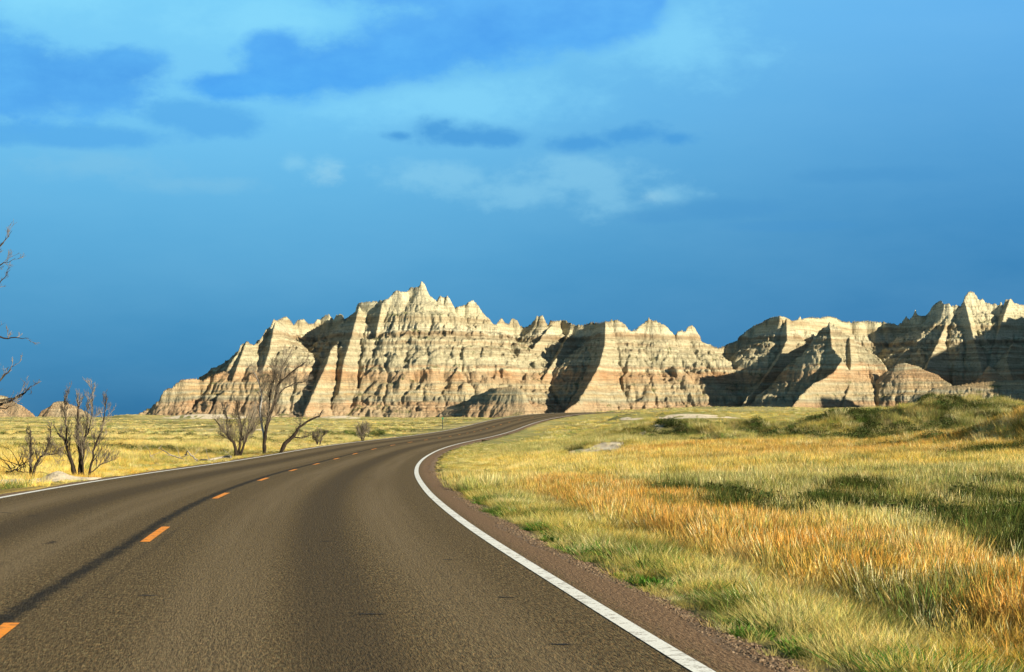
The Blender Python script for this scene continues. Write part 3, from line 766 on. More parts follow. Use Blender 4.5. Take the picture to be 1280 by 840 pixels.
def clump(name, n, rad, h0, h1, wid, bend, head=0.0, seed=0, spread=.25, flat=False):
    r = np.random.default_rng(seed)
    V = []; Fc = []; C_ = []
    lean = r.normal(0, .07, 2) + np.array([.05, .0])
    for b in range(n):
        a = r.random() * 2 * np.pi; rr = rad * math.sqrt(r.random())
        ox, oy = rr * math.cos(a), rr * math.sin(a)
        h = h0 + (h1 - h0) * r.random()
        da = a + r.normal(0, .8)
        out = (spread * (rr / rad) + r.random() * spread * .6) * h
        dx, dy = math.cos(da) * out + lean[0] * h, math.sin(da) * out + lean[1] * h
        bd = bend * h * r.random()
        fa = r.random() * np.pi; wx_, wy_ = math.cos(fa) * wid / 2, math.sin(fa) * wid / 2
        br = .72 + .5 * r.random(); tintc = np.array([br * (1 + .10 * r.normal()), br, br * (1 - .12 * abs(r.normal()))])
        prof = [(0, .8), (.45, 1.0), (.8, .7 if not head else .45), (1.0, .06)]
        if head: prof = [(0, .7), (.5, .55), (.68, .4), (.82, head), (1.0, .1)]
        base = len(V)
        for t, wv in prof:
            q = t * t
            cx_, cy_ = ox + dx * t + math.cos(da) * bd * q, oy + dy * t + math.sin(da) * bd * q
            cz_ = h * t - bd * q * .35
            V.append((cx_ - wx_ * wv, cy_ - wy_ * wv, cz_ - .02)); V.append((cx_ + wx_ * wv, cy_ + wy_ * wv, cz_ - .02))
            C_ += [tintc, tintc]
        for i in range(len(prof) - 1):
            j = base + 2 * i; Fc.append((j, j + 1, j + 3, j + 2))
    o = mesh_np(name, V, Fc, gmat, link=False, smooth=False)
    color_attr(o.data, 'blade', np.clip(np.array(C_), 0, 2))
    return o
def kit(name, objs):
    c_ = bpy.data.collections.new(name)
    for i, o in enumerate(objs):
        o.name = name + '_%02d' % i; c_.objects.link(o)
    return c_
def scatter(name, kitc, nk, P_, scl, tint, label, cat, tilt=.12, seed=1):
    r = np.random.default_rng(seed)
    n = len(P_)
    me = bpy.data.meshes.new(name); me.vertices.add(n); me.vertices.foreach_set('co', P_.astype(np.float32).ravel())
    def at_(nm, ty, arr, key='value'):
        a = me.attributes.new(nm, ty, 'POINT'); a.data.foreach_set(key, arr.ravel())
    rot = np.stack([r.normal(0, tilt, n), r.normal(0, tilt, n), r.random(n) * .9 - .45 + np.where(r.random(n) < .5, 0, np.pi * 0)], 1).astype(np.float32)
    rot[:, 2] = r.random(n) * 2 * np.pi
    at_('rot', 'FLOAT_VECTOR', rot, 'vector'); at_('scl', 'FLOAT', scl.astype(np.float32))
    at_('pick', 'INT', r.integers(0, nk, n).astype(np.int32))
    c4 = np.ones((n, 4), np.float32); c4[:, :3] = np.clip(tint, 0, 1)
    at_('tint', 'FLOAT_COLOR', c4, 'color')
    me.materials.append(gmat)
    o = bpy.data.objects.new(name, me); COL.objects.link(o)
    tag(o, label, cat, kind='stuff')
    ng = bpy.data.node_groups.new(name, 'GeometryNodeTree')
    ng.interface.new_socket('Geometry', in_out='INPUT', socket_type='NodeSocketGeometry')
    ng.interface.new_socket('Geometry', in_out='OUTPUT', socket_type='NodeSocketGeometry')
    N_ = ng.nodes; Lk = ng.links
    gi = N_.new('NodeGroupInput'); go = N_.new('NodeGroupOutput')
    ci_ = N_.new('GeometryNodeCollectionInfo'); ci_.inputs['Collection'].default_value = kitc
    ci_.inputs['Separate Children'].default_value = True; ci_.inputs['Reset Children'].default_value = True
    ip = N_.new('GeometryNodeInstanceOnPoints'); ip.inputs['Pick Instance'].default_value = True
    def na(nm, ty):
        q = N_.new('GeometryNodeInputNamedAttribute'); q.data_type = ty; q.inputs['Name'].default_value = nm; return q.outputs['Attribute']
    Lk.new(gi.outputs[0], ip.inputs['Points']); Lk.new(ci_.outputs[0], ip.inputs['Instance'])
    Lk.new(na('pick', 'INT'), ip.inputs['Instance Index'])
    e2r = N_.new('FunctionNodeEulerToRotation'); Lk.new(na('rot', 'FLOAT_VECTOR'), e2r.inputs[0]); Lk.new(e2r.outputs[0], ip.inputs['Rotation'])
    Lk.new(na('scl', 'FLOAT'), ip.inputs['Scale'])
    Lk.new(ip.outputs[0], go.inputs[0])
    md = o.modifiers.new('scatter', 'NODES'); md.node_group = ng
    return o

K_short = kit('short_tuft', [clump('t', 64, .13, .06, .18, .0026, .6, seed=200 + i, spread=.5) for i in range(6)])
K_tall = kit('tall_stalk', [clump('t', 52, .15, .16, .36, .0022, .28, head=2.0, seed=300 + i, spread=.22) for i in range(6)])
K_midw = kit('mid_tuft', [clump('t', 70, .24, .14, .33, .0060, .35, seed=400 + i, spread=.32) for i in range(5)])
K_farw = kit('far_tuft', [clump('t', 60, .55, .12, .30, .018, .3, seed=500 + i, spread=.25) for i in range(5)])
K_lush = kit('lush_tuft', [clump('t', 50, .12, .05, .13, .007, .9, seed=600 + i, spread=.9) for i in range(5)])

def sample(n, y0, y1, xa, xb, pw, seed):
    """points spread over the wedge between bearings xa and xb; pw>0 thins them with distance"""
    r = np.random.default_rng(seed)
    t = r.random(n)
    e = 2 - pw
    y = (y0 ** e + t * (y1 ** e - y0 ** e)) ** (1 / e)
    x0_, x1_ = xa * y - 3.0, xb * y + 4.0      # a few metres past the frame on either side
    x = x0_ + (x1_ - x0_) * r.random(n)
    return x, y, r
def place(x, y, z=None):
    return np.stack([x, y, land(x, y) if z is None else z], 1)

MARG_R, MARG_L = .305, -.305
def verge(lat):   # clear of the road and its gravel
    return (lat > 4.12) | (lat < -3.85)
def do_band(name, n, y0, y1, xa, xb, pw, kitc, nk, s0, s1, seed, label, cat, sel, force=None):
    x, y, r = sample(n, y0, y1, xa, xb, pw, seed)
    lat, cz, s = road_near(x, y)
    ok = verge(lat)
    x, y = x[ok], y[ok]
    col, bare, dark, orange, green = veg_colour(x, y)
    lat = lat[ok]
    p = sel(x, y, lat, bare, dark, orange, green) * (1 - np.clip(bare * 1.3, 0, .97))
    edge = np.where(lat > 0, ss(lat + .25 * pn(x * 1.3, y * 1.3, 77), 4.30 - .006 * np.minimum(y, 40), 4.75), ss(-lat + .2 * pn(x, y, 78), 3.85, 4.3))
    p = p * (.12 + .88 * edge)
    nearf = 1 - ss(y, 40, 70)
    p = p * (1 - nearf * .85 * (1 - ss(fbm(x / .55, y / 1.0, 2, 96), -.45, .05)))
    ok = r.random(len(x)) < p
    x, y, col, dark, lat, edge = x[ok], y[ok], col[ok], dark[ok], lat[ok], edge[ok]
    m = len(x)
    scl = s0 + (s1 - s0) * r.random(m)
    scl *= (1 + .40 * fbm(x / 1.8, y / 3.0, 3, 91) + .25 * fbm(x / .5, y / .9, 2, 92)) * (.55 + .45 * edge)
    scl = np.clip(scl, .35, 1.25)
    mown = ss(y, 38, 60) * (1 - ss(np.abs(lat), 5.0, 8.5)) * (1 - ss(y, 300, 400))
    scl *= 1 - .72 * mown
    nb_ = 0
    for dy_ in (1 + .01 * y, 2.5 + .02 * y, 4 + .03 * y, 8 + .05 * y): nb_ = np.maximum(nb_, zone_weights(x * (1 + dy_ / y), y + dy_)[3])
    scl *= 1 - .72 * np.clip(nb_ * 1.5, 0, 1)
    br = (.62 + .66 * r.random(m))[:, None]
    hue = r.normal(0, .07, (m, 3)) * [1, .5, .8]
    tint = col * br * (1 + hue)
    # a few bleached and a few fresh ones
    f = r.random(m)[:, None]
    if force is not None: tint = np.array(force) * br * (1 + hue); f = f * 0 + .5
    tint = np.where(f < .10, np.array([.70, .62, .34]) * br, tint)
    tint = np.where(f > .92, np.array([.16, .24, .055]) * br, tint)
    return scatter(name, kitc, nk, place(x, y), scl, tint, label, cat, seed=seed)

R0 = -.06
do_band('short_grass', 96000, 9.5, 40, R0, MARG_R, 1.15, K_short, 6, .8, 1.35, 901, 'short pale green and straw grass beside the gravel of the road', 'grass', lambda x, y, lat, b, d, o, g: .35 + .65 * (1 - ss(lat, 5.8, 7.2)) )
do_band('tall_grass', 110000, 9.5, 42, R0, MARG_R, 1.1, K_tall, 6, .75, 1.25, 902, 'tall dry orange and golden grass stalks in the near field', 'grass', lambda x, y, lat, b, d, o, g: ss(lat, 5.2, 6.6) * (.25 + .75 * np.maximum(o, .35)) * (1 - .85 * d))
do_band('lush_grass', 46000, 9.5, 40, R0, MARG_R, 1.2, K_lush, 5, .9, 1.7, 903, 'low bright green grass patches near the road edge', 'grass', lambda x, y, lat, b, d, o, g: np.clip(ss(fbm(x / .9, y / 1.7, 3, 95), .05, .22) * (1 - ss(lat, 5.2, 6.6)), 0, 1), force=(.075, .17, .028))
do_band('meadow_grass', 98000, 38, 130, R0, MARG_R, 1.0, K_midw, 5, .8, 1.35, 904, 'golden and olive meadow grass across the field right of the road', 'grass', lambda x, y, lat, b, d, o, g: .9 + 0 * x)
do_band('meadow_grass', 48000, 42, 170, MARG_L, .03, 1.0, K_midw, 5, .6, 1.15, 905, 'yellow dry meadow grass behind the left edge of the road', 'grass', lambda x, y, lat, b, d, o, g: np.where(lat < 0, .9, 0))
do_band('distant_grass', 46000, 120, 640, MARG_L, MARG_R, 1.1, K_farw, 5, .4, .85, 906, 'pale green distant grass tufts on the plain below the buttes', 'grass', lambda x, y, lat, b, d, o, g: .35 + .65 * ss(fbm(x / 12, y / 30, 3, 97), -.2, .3))

# dark scrub in the damp hollows
def scrub_clump(seed):
    r = np.random.default_rng(seed); V = []; Fc = []; C_ = []
    for b in range(150):
        a = r.random() * 2 * np.pi; rr = .34 * math.sqrt(r.random()); hz_ = (.05 + .30 * r.random()) * (1 - (rr / .42) ** 2 * .7)
        c0 = np.array([rr * math.cos(a), rr * math.sin(a), hz_])
        d_ = r.normal(0, 1, 3); d_ /= np.linalg.norm(d_); e_ = np.cross(d_, r.normal(0, 1, 3)); e_ /= np.linalg.norm(e_)
        L = .028 + .03 * r.random(); w_ = .010 + .008 * r.random()
        j = len(V); V += [c0 - d_ * L, c0 + e_ * w_, c0 + d_ * L, c0 - e_ * w_]; Fc.append((j, j + 1, j + 2, j + 3))
        br = .7 + .6 * r.random(); C_ += [np.array([br, br, br])] * 4
    o = mesh_np('s', V, Fc, gmat, link=False, smooth=False); color_attr(o.data, 'blade', np.array(C_)); return o
K_scrub = kit('scrub_tuft', [scrub_clump(700 + i) for i in range(5)])
def scrub(name, n, y0, y1, xa, xb, s0, s1, seed, label, kt=None, nk=5, tcol=(.055, .070, .022)):
    x, y, r = sample(n, y0, y1, xa, xb, 1.0, seed)
    o_, g_, d_, b_, lat = zone_weights(x, y)
    pz = ss(d_, .25, .7) * (ss(fbm(x / 1.1, y / 2.4, 3, 87), -.12, .22) if kt else ss(fbm(x / .8, y / 1.7, 3, 88), -.1, .3))
    ok = (r.random(len(x)) < pz) & (np.abs(lat) > 7)
    x, y = x[ok], y[ok]; m = len(x)
    tint = np.array(tcol) * (.6 + .9 * r.random((m, 1))) * (1 + r.normal(0, .1, (m, 3)))
    scatter(name, kt or K_scrub, nk, place(x, y), s0 + (s1 - s0) * r.random(m), tint, label, 'grass' if kt else 'scrub', seed=seed)
scrub('dark_scrub', 22000, 17, 60, R0, MARG_R, .6, 1.15, 911, 'dark green scrub in the hollow of the field on the right')
scrub('dark_grass', 60000, 16, 62, R0, MARG_R, .8, 1.5, 914, 'dark olive grass clumps in the middle of the right field', K_tall, 6, (.052, .066, .018))
scrub('dark_scrub', 56000, 60, 135, R0, MARG_R, .55, 1.25, 912, 'dark scrub along the shaded feet of the grassy knolls')
scrub('dark_scrub', 14000, 85, 220, MARG_L, .02, .6, 1.2, 913, 'dark scrub strip across the plain behind the bare trees')

# ------------------------------------------------------------------ bare trees
bark, nt = new_mat('weathered_dark_bark')
P = nt.node('ShaderNodeNewGeometry').outputs['Position']
n1_ = nt.noise(nt.vmath('MULTIPLY', P, (9, 9, 2)), 1.0, 5, .7)
principled(nt, nt.mix(nt.lin(n1_, .3, .7), (.012, .010, .008), (.060, .045, .033)), .95, n1_, .8, .02, .1)
twigm, nt = new_mat('grey_dry_twigs')
P = nt.node('ShaderNodeNewGeometry').outputs['Position']
n1_ = nt.noise(P, 1.3, 3, .6)
principled(nt, nt.mix(nt.lin(n1_, .35, .65), (.07, .055, .04), (.32, .27, .20)), .9, None)
silver, nt = new_mat('bleached_bare_wood')
P = nt.node('ShaderNodeNewGeometry').outputs['Position']
n1_ = nt.noise(nt.vmath('MULTIPLY', P, (9, 9, 2)), 1.0, 5, .7)
principled(nt, nt.mix(nt.lin(n1_, .3, .7), (.30, .28, .26), (.62, .60, .57)), .85, n1_, .8, .02, .1)

class Tubes:
    def __init__(s): s.V = []; s.F = []; s.n = 0
    def add(s, pts, rad, sides=6):
        pts = np.asarray(pts, float); n = len(pts)
        tang = np.gradient(pts, axis=0); tang /= np.linalg.norm(tang, axis=1)[:, None] + 1e-9
        up = np.array([.3, .9, .1]) ; e1 = np.cross(tang, up); e1 /= np.linalg.norm(e1, axis=1)[:, None] + 1e-9
        e2 = np.cross(tang, e1)
        a = np.arange(sides) / sides * 2 * np.pi
        rad = np.broadcast_to(rad, (n,))
        ring = pts[:, None] + rad[:, None, None] * (np.cos(a)[None, :, None] * e1[:, None] + np.sin(a)[None, :, None] * e2[:, None])
        s.V.append(ring.reshape(-1, 3))
        i = np.arange(n - 1)[:, None] * sides + np.arange(sides)[None]; j = np.arange(n - 1)[:, None] * sides + (np.arange(sides)[None] + 1) % sides
        f = np.stack([i, j, j + sides, i + sides], -1).reshape(-1, 4) + s.n
        s.F.append(f); s.n += n * sides
        for base, flip in ((0, 1), ((n - 1) * sides, 0)):     # caps
            for q in range(1, sides - 1, 2):
                a_, b_, c_, d_ = base, base + q, base + min(q + 1, sides - 1), base + min(q + 2, sides - 1)
                if d_ == c_: continue
                s.F.append(np.array([[a_, b_, c_, d_]]) + s.n - n * sides)
    def build(s, name, mat, parent=None, origin=(0, 0, 0)):
        if not s.V: return None
        return mesh_np(name, np.concatenate(s.V) - np.array(origin), np.concatenate(s.F), mat, None, parent)

def wob_line(p0, d0, L, r, n=6, curl=.25, up=.12):
    pts = [np.array(p0)]; d = np.array(d0, float); d /= np.linalg.norm(d)
    for i in range(n):
        d = d + r.normal(0, curl / 2, 3) + np.array([0, 0, up / 2]); d /= np.linalg.norm(d)
        pts.append(pts[-1] + d * L / n)
    return np.array(pts)
def side_dir(t, r, ang):
    v = r.normal(0, 1, 3); v -= t * v.dot(t); v /= np.linalg.norm(v)
    return t * math.cos(ang) + v * math.sin(ang)
def bare_tree(name, Y, stems, label, group='bare trees left of the road', seed=0, dens=1.0, tw=1.2, mat=None, cat='tree', upb=.25, twigmat=None, L1=.42, smat=()):
    """stems: list of (pixel polyline, base radius, tip radius) at distance Y"""
    r = np.random.default_rng(seed)
    b0 = stems[0][0][0]
    X0 = (b0[0] - 640) / F * Y
    z0 = float(land(np.array([X0]), np.array([Y]))[0])
    dz = z0 - (CAMH + (HZ - b0[1]) * Y / F)
    root = empty(name, (X0, Y, z0)); tag(root, label, cat, group)
    trunk = Tubes(); trunk2 = Tubes(); twigs = Tubes(); limbs = []
    H_ = max(b0[1] - min(p[1] for st in stems for p in st[0]), 5) * Y / F
    for si, (poly, ra, rb) in enumerate(stems):
        q = np.array([((px - 640) / F * Y, Y, CAMH + (HZ - py) * Y / F + dz) for px, py in poly])
        dy = np.cumsum(r.normal(0, .10 * H_ / max(len(q), 3), len(q))); dy -= dy[0]
        q[:, 1] += dy
        if si == 0 or poly[0][1] >= b0[1] - 3: q[0, 2] -= .12
        # resample and roughen
        tt = np.linspace(0, len(q) - 1, (len(q) - 1) * 4 + 1)
        pts = np.stack([np.interp(tt, np.arange(len(q)), q[:, k]) for k in range(3)], 1)
        rough = r.normal(0, min(.012 * H_, .03), pts.shape) * .35; rough[0] = 0
        pts += rough
        rad = np.linspace(ra, rb, len(pts)) * (1 + .12 * r.normal(size=len(pts)))
        (trunk2 if si in smat else trunk).add(pts, rad * .8, 7)
        L = np.linalg.norm(np.diff(pts, axis=0), axis=1).sum()
        nb = int((9 + L * 5.0) * dens)
        for b in range(nb):
            t = .22 + .78 * (b + r.random()) / nb
            k_ = min(int(t * (len(pts) - 1)), len(pts) - 2)
            p = pts[k_]; tg = pts[k_ + 1] - pts[k_]; tg /= np.linalg.norm(tg)
            d = side_dir(tg, r, r.uniform(.45, 1.05)); d[2] += upb; d[1] *= .8
            Lb = H_ * L1 * (1.05 - .6 * t) * r.uniform(.45, 1.0)
            rb_ = min(rad[k_] * .42, .006 + .0065 * Lb)
            bp = wob_line(p, d, Lb, r, 6, .24, .16)
            br = np.linspace(rb_, .004 * tw, len(bp))
            if Lb > H_ * .19 and len(limbs) < 9:
                lt_ = Tubes(); lt_.add(bp, br, 5); limbs.append(lt_)
            else: twigs.add(bp, br, 4)
            for c_ in range(int(6 * dens * (.5 + Lb / H_ * 3)) + 2):
                kk = r.integers(1, len(bp) - 1); tg2 = bp[kk + 1] - bp[kk]; tg2 /= np.linalg.norm(tg2)
                d2 = side_dir(tg2, r, r.uniform(.35, .95)); d2[2] += upb
                L2 = Lb * r.uniform(.28, .68)
                cp = wob_line(bp[kk], d2, L2, r, 4, .28, .12)
                twigs.add(cp, np.linspace(max(br[kk] * .55, .004 * tw), .003 * tw, len(cp)), 3)
                for e_ in range(2):
                    k3 = r.integers(1, len(cp) - 1); tg3 = cp[k3 + 1] - cp[k3]; tg3 /= np.linalg.norm(tg3)
                    d3 = side_dir(tg3, r, r.uniform(.3, .9)); d3[2] += upb
                    ep = wob_line(cp[k3], d3, L2 * r.uniform(.3, .7), r, 3, .3, .1)
                    twigs.add(ep, np.linspace(.0035 * tw, .0025 * tw, len(ep)), 3)
    org = (X0, Y, z0)
    trunk.build('trunk', mat or bark, root, org)
    if smat:
        o = trunk2.build('trunk', silver, root, org); o['label'] = 'bleached silvery bare trunk'
    for lt_ in limbs: lt_.build('limb', mat or bark, root, org)
    tg_ = twigs.build('twigs', twigmat or twigm, root, org); tg_['kind'] = 'stuff'
    return root

bare_tree('bare_tree', 52, [([(38,590),(38,575),(37.5,556),(38,538),(37,526)], .055, .015), ([(39,589),(44,573),(51,560),(57,556),(62,540),(64,520)], .06, .012), ([(57,556),(66,557),(74,555)], .03, .01)],
          'forked dark bare tree, leftmost of those standing whole in view', seed=11, dens=1.25, tw=1.0, L1=.36)
bare_tree('bare_tree', 53, [([(96,588),(90,572),(84,552),(79,538),(70,532)], .075, .03), ([(97,588),(101,570),(100,548),(97,528),(98,500),(101,492)], .08, .02), ([(105,588),(105,565),(104,545),(108,520),(109,495)], .045, .012), ([(111,588),(114,568),(116,550),(124,530),(129,505),(131,485)], .05, .010), ([(84,552),(82,530),(80,505),(79,480)], .03, .006), ([(100,548),(112,530),(118,500),(115,470)], .03, .005), ([(113,580),(124,572),(140,565)], .02, .004)],
          'bare tree of several dark stems beside the white chalk mound', seed=12, dens=1.0, tw=1.0, L1=.30, upb=.55)
bare_tree('bare_tree', 96, [([(296,567),(294,552),(288,545),(280,535),(268,520)], .12, .03), ([(297,567),(300,548),(302,530),(298,512),(296,497)], .10, .02), ([(299,566),(308,545),(312,525),(318,508)], .08, .02), ([(294,552),(284,540),(283,520),(279,500)], .06, .015), ([(300,548),(314,535),(322,518)], .05, .012)],
          'bushy many stemmed bare tree left of the tall tree', seed=13, dens=1.15, tw=1.2, L1=.42)
bare_tree('bare_tree', 100, [([(330,562),(331,545),(333,530),(339,512),(345,495),(346,478),(356,468),(372,455),(384,447)], .13, .02), ([(331,545),(327,527),(325,510),(327,490),(322,470),(314,455)], .09, .015), ([(333,530),(336,505),(338,485),(343,465),(340,445)], .07, .012), ([(345,495),(350,475),(352,455),(362,440)], .06, .01), ([(345,492),(356,480),(370,474),(384,472)], .05, .008)],
          'tallest bare tree with one bleached silvery stem, before the shaded gully', seed=14, dens=1.25, tw=1.2, L1=.27, smat=(1,))
bare_tree('bare_tree', 101, [([(350,562),(356,551),(366,543),(374,531),(388,521),(399,517),(403,510)], .13, .03), ([(366,543),(378,544),(390,540)], .05, .012), ([(374,531),(376,522),(374,514)], .04, .01)],
          'leaning bare tree slanting up to the right beside the tall tree', seed=15, dens=.9, tw=1.2, L1=.26)
bare_tree('bare_shrub', 125, [([(398,540),(394,532),(390,524)], .05, .015), ([(399,540),(402,530),(408,522)], .05, .015), ([(397,540),(397,530),(400,520)], .04, .015)],
          'low bare shrub just right of the leaning tree', None, 16, 1.0, 1.8, cat='shrub', L1=.6)
bare_tree('bare_shrub', 140, [([(453,549),(451,541),(446,533)], .05, .015), ([(454,549),(456,540),(459,530)], .05, .015), ([(453,549),(453,538),(452,527)], .04, .015)],
          'small lone bare shrub by the far left road edge', None, 17, .9, 1.8, cat='shrub', L1=.8)
bare_tree('bare_tree', 40, [([(-46,612),(-44,570),(-40,530),(-38,480),(-44,420),(-36,350),(-30,310)], .14, .03), ([(-40,530),(-24,512),(-8,503),(12,497),(30,486),(42,482)], .055, .006), ([(-40,510),(-24,488),(-6,474),(8,460),(18,448)], .05, .005), ([(-24,500),(-4,494),(20,492),(38,478),(46,472)], .03, .004), ([(-40,470),(-20,452),(0,450)], .03, .004), ([(-44,430),(-26,416),(0,417),(22,417),(38,418)], .04, .004), ([(-40,400),(-20,380),(-2,345),(8,330)], .03, .004), ([(-34,345),(-14,318),(6,298),(17,284)], .03, .004), ([(-8,503),(10,505),(28,500)], .02, .004), ([(-36,350),(-12,330),(6,324),(20,319)], .02, .004)],
          'tall bare tree at the left edge with only its branch tips in view', seed=18, dens=.45, tw=.9, L1=.10)

# fallen wood by the road
def fallen(name, Y, stems, label, seed, mat, cat='fallen branch', thin=1.0):
    r = np.random.default_rng(seed); b0 = stems[0][0][0]
    X0 = (b0[0] - 640) / F * Y; z0 = float(land(np.array([X0]), np.array([Y]))[0])
    dz = z0 + .12 - (CAMH + (HZ - b0[1]) * Y / F)
    root = empty(name, (X0, Y, z0)); tag(root, label, cat)
    for poly, ra, rb in stems:
        q = np.array([((px - 640) / F * Y, Y + r.normal(0, .25), CAMH + (HZ - py) * Y / F + dz) for px, py in poly])
        tt = np.linspace(0, len(q) - 1, (len(q) - 1) * 4 + 1)
        pts = np.stack([np.interp(tt, np.arange(len(q)), q[:, k]) for k in range(3)], 1) + r.normal(0, .015, ((len(q) - 1) * 4 + 1, 3))
        T_ = Tubes(); T_.add(pts, np.linspace(ra, rb, len(pts)) * .75, 7); T_.build('branch', mat, root, (X0, Y, z0))
    tw_ = Tubes()
    for _ in range(int(16 * thin)):
        st = stems[r.integers(len(stems))][0]; p = st[r.integers(len(st))]
        p0 = np.array([(p[0] - 640) / F * Y, Y, CAMH + (HZ - p[1]) * Y / F + dz])
        cp = wob_line(p0, (r.normal(0, .9), r.normal(0, .5), abs(r.normal(.5, .4))), r.uniform(.3, .9), r, 5, .4, .0)
        tw_.add(cp, np.linspace(.014, .005, len(cp)), 4)
    tw_.build('twigs', mat, root, (X0, Y, z0))['kind'] = 'stuff'
greyw, nt = new_mat('weathered_grey_wood')
P = nt.node('ShaderNodeNewGeometry').outputs['Position']
principled(nt, nt.mix(nt.lin(nt.noise(P, 5, 5, .7), .3, .7), (.10, .085, .065), (.40, .36, .29)), .9, nt.noise(P, 20, 4), .6, .02)
fallen('fallen_branch', 84, [([(289,567),(278,568),(262,571),(248,572),(236,575),(222,575)], .075, .05), ([(248,572),(240,566),(236,560),(230,566)], .05, .03), ([(236,575),(226,568),(216,566),(206,560),(198,557)], .045, .02), ([(222,575),(210,571),(196,570),(188,566)], .04, .015)],
       'pale fallen branch lying in dry grass beside the bushy bare tree', 21, greyw)
fallen('fallen_branch', 55, [([(8,589),(15,586),(22,585),(31,587)], .04, .02), ([(15,586),(19,581),(24,579)], .025, .01), ([(22,585),(28,581),(33,580)], .02, .01)],
       'small dark fallen branch in the grass at the left edge', 22, bark)

# ------------------------------------------------------------------ roadside marker post
px0, Yp = 553.3, 236.0
Xp = (px0 - 640) / F * Yp; zp = float(land(np.array([Xp]), np.array([Yp]))[0])
post = empty('marker_post', (Xp, Yp, zp)); tag(post, 'thin roadside marker post with small green plate on top', 'marker post')
pmt, nt = new_mat('dark_steel_post'); principled(nt, nt.mix(nt.noise(nt.node('ShaderNodeNewGeometry').outputs['Position'], 8), (.03, .035, .03), (.07, .075, .06)), .6)
plm, nt = new_mat('green_enamel_plate'); principled(nt, nt.mix(nt.noise(nt.node('ShaderNodeNewGeometry').outputs['Position'], 8), (.01, .16, .08), (.02, .24, .12)), .5)
def box_bm(name, cx, cy, cz, sx, sy, sz, mat, parent, bev=.004):
    bm = bmesh.new(); bmesh.ops.create_cube(bm, size=1)
    for v in bm.verts: v.co = Vector((v.co.x * sx + cx, v.co.y * sy + cy, v.co.z * sz + cz))
    bmesh.ops.bevel(bm, geom=bm.edges[:], offset=bev, segments=1, affect='EDGES')
    me = bpy.data.meshes.new(name); bm.to_mesh(me); bm.free(); me.materials.append(mat)
    o = bpy.data.objects.new(name, me); COL.objects.link(o); o.parent = parent; return o
box_bm('post', 0, 0, .55, .09, .04, 1.3, pmt, post)
box_bm('plate', 0, -.03, 1.22, .20, .02, .22, plm, post)

# ------------------------------------------------------------------ green weeds growing out of the gravel edge
lfm, nt = new_mat('green_weed_leaves')
P = nt.node('ShaderNodeNewGeometry').outputs['Position']
lc = nt.mix(nt.lin(nt.noise(P, 18, 3), .3, .7), (.035, .10, .015), (.12, .24, .035))
d1 = nt.node('ShaderNodeBsdfDiffuse'); nt.link(lc, d1.inputs[0]); t1 = nt.node('ShaderNodeBsdfTranslucent'); nt.link(lc, t1.inputs[0])
mx = nt.node('ShaderNodeMixShader'); mx.inputs[0].default_value = .25; nt.link(d1.outputs[0], mx.inputs[1]); nt.link(t1.outputs[0], mx.inputs[2])
oo = nt.node('ShaderNodeOutputMaterial'); nt.link(mx.outputs[0], oo.inputs[0])
def weed_mesh(seed):
    r = np.random.default_rng(seed); V = []; Fc = []
    for b in range(300):
        a = r.random() * 2 * np.pi; el_ = r.uniform(.25, 1.4); L = r.uniform(.04, .12); w_ = r.uniform(.004, .010)
        rr = .12 * math.sqrt(r.random()); o_ = np.array([rr * math.cos(a), rr * math.sin(a), -.01])
        d = np.array([math.cos(a) * math.cos(el_), math.sin(a) * math.cos(el_), math.sin(el_)]); s_ = np.array([-math.sin(a), math.cos(a), 0]) * w_
        j = len(V)
        for t, wv in ((0, .3), (.4, 1), (.75, .8), (1, .08)):
            c_ = o_ + d * L * t - np.array([0, 0, .35 * L * t * t]); V += [c_ - s_ * wv, c_ + s_ * wv]
        for i in range(3): Fc.append((j + 2 * i, j + 2 * i + 1, j + 2 * i + 3, j + 2 * i + 2))
    return np.array(V), Fc
_wm = [mesh_np('weed', *weed_mesh(800 + i), lfm, link=False, smooth=False).data for i in range(4)]
weeds = [(985, 812, 1.5), (962, 798, 1.2), (945, 788, 1.5), (1010, 822, 1.2), (822, 733, 1.3), (800, 722, .9), (757, 708, .9), (735, 690, 1.0), (706, 678, 1.2), (690, 668, .9), (644, 647, 1.4), (632, 641, 1.1), (605, 630, .9), (564, 603, .8), (690, 664, .8)]
words = ['first', 'second', 'third', 'fourth', 'fifth', 'sixth', 'seventh', 'eighth', 'ninth', 'tenth', 'eleventh', 'twelfth', 'thirteenth', 'fourteenth', 'fifteenth']
pl = sorted([(on_land(px, py), s_) for px, py, s_ in weeds], key=lambda q: q[0][1])
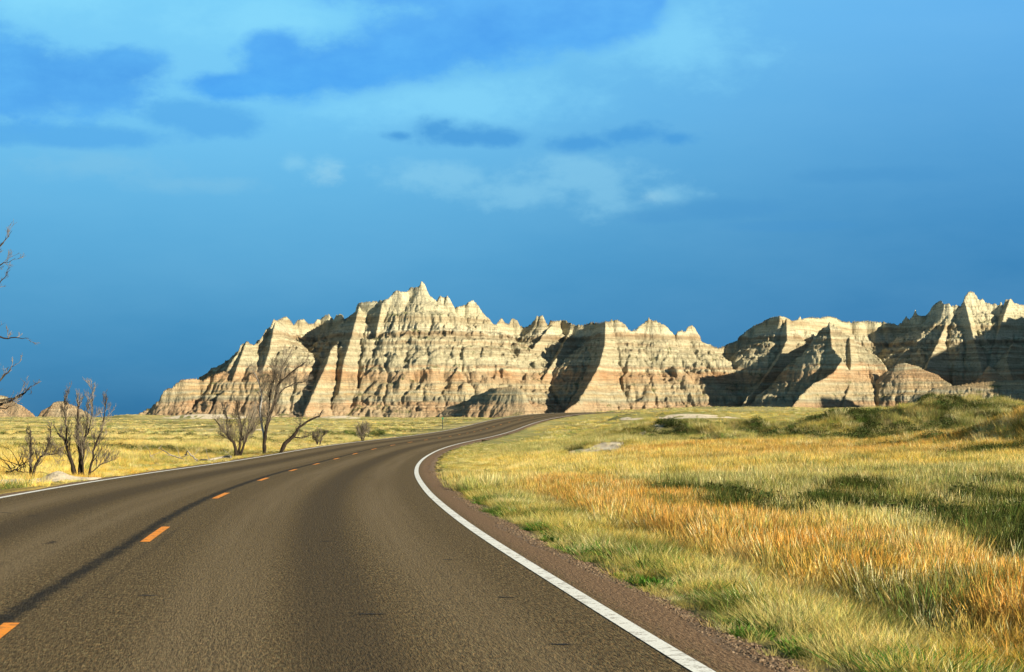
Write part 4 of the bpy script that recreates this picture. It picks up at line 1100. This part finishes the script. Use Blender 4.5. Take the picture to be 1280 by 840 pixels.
for i, (p, s_) in enumerate(pl):
    lat_, cz_, s__ = road_near(np.array([p[0]]), np.array([p[1]]))
    o = bpy.data.objects.new('weed', _wm[i % 4]); COL.objects.link(o)
    nx__ = 4.42 - .004 * p[1] + .10 * math.sin(i * 2.3) - float(lat_[0]); fr_ = road_frame(np.array([float(s__[0])]))
    wx__, wy__ = p[0] + float(fr_[3][0]) * nx__, p[1] + float(fr_[4][0]) * nx__
    o.location = (wx__, wy__, float(land(np.array([wx__]), np.array([wy__]))[0]) - .01); o.scale = (s_, s_, s_); o.rotation_euler = (0, 0, i * 1.7)
    tag(o, words[i] + ' leafy green weed from the near end of the right gravel edge', 'weed', 'green weeds along the right gravel edge')

# ------------------------------------------------------------------ loose stones of the shoulder
pbm, nt = new_mat('shoulder_stones')
a1 = nt.node('ShaderNodeAttribute'); a1.attribute_type = 'INSTANCER'; a1.attribute_name = 'tint'
nt.t.nodes.active = a1
principled(nt, nt.mix(nt.lin(nt.noise(nt.node('ShaderNodeNewGeometry').outputs['Position'], 60, 3), .3, .7, 0, .4), a1.outputs['Color'], (.10, .07, .05)), .95)
def pebble(seed):
    r = np.random.default_rng(seed)
    bm = bmesh.new(); bmesh.ops.create_icosphere(bm, subdivisions=1, radius=.016)
    for v in bm.verts: v.co = Vector([c * q for c, q in zip(v.co, (1.2, .9, .6))]) * float(r.uniform(.75, 1.2))
    me = bpy.data.meshes.new('pebble'); bm.to_mesh(me); bm.free(); me.materials.append(pbm)
    return bpy.data.objects.new('pebble', me)
K_peb = kit('pebble', [pebble(60 + i) for i in range(5)])
r = np.random.default_rng(77)
n = 16000
t_ = 7 + 48 * r.random(n) ** 1.5
lt_ = np.where(r.random(n) < .85, r.normal(4.18, .16, n), r.uniform(3.7, 4.6, n))
cx, cy, cz, nx, ny = road_frame(t_)
px_, py_ = cx + nx * lt_, cy + ny * lt_
pz_ = cz + sh_z(1)(lt_)
ok = lt_ > 3.72
tp = np.where(r.random((n, 1)) < .5, np.array([.13, .085, .05]), np.array([.20, .145, .095])) * (.5 + .9 * r.random((n, 1)))
go_ = scatter('gravel', K_peb, 5, np.stack([px_, py_, pz_], 1)[ok], (.25 + .75 * r.random(n) ** 2)[ok], tp[ok], 'loose reddish brown gravel stones along the right shoulder', 'gravel', tilt=.5, seed=78)
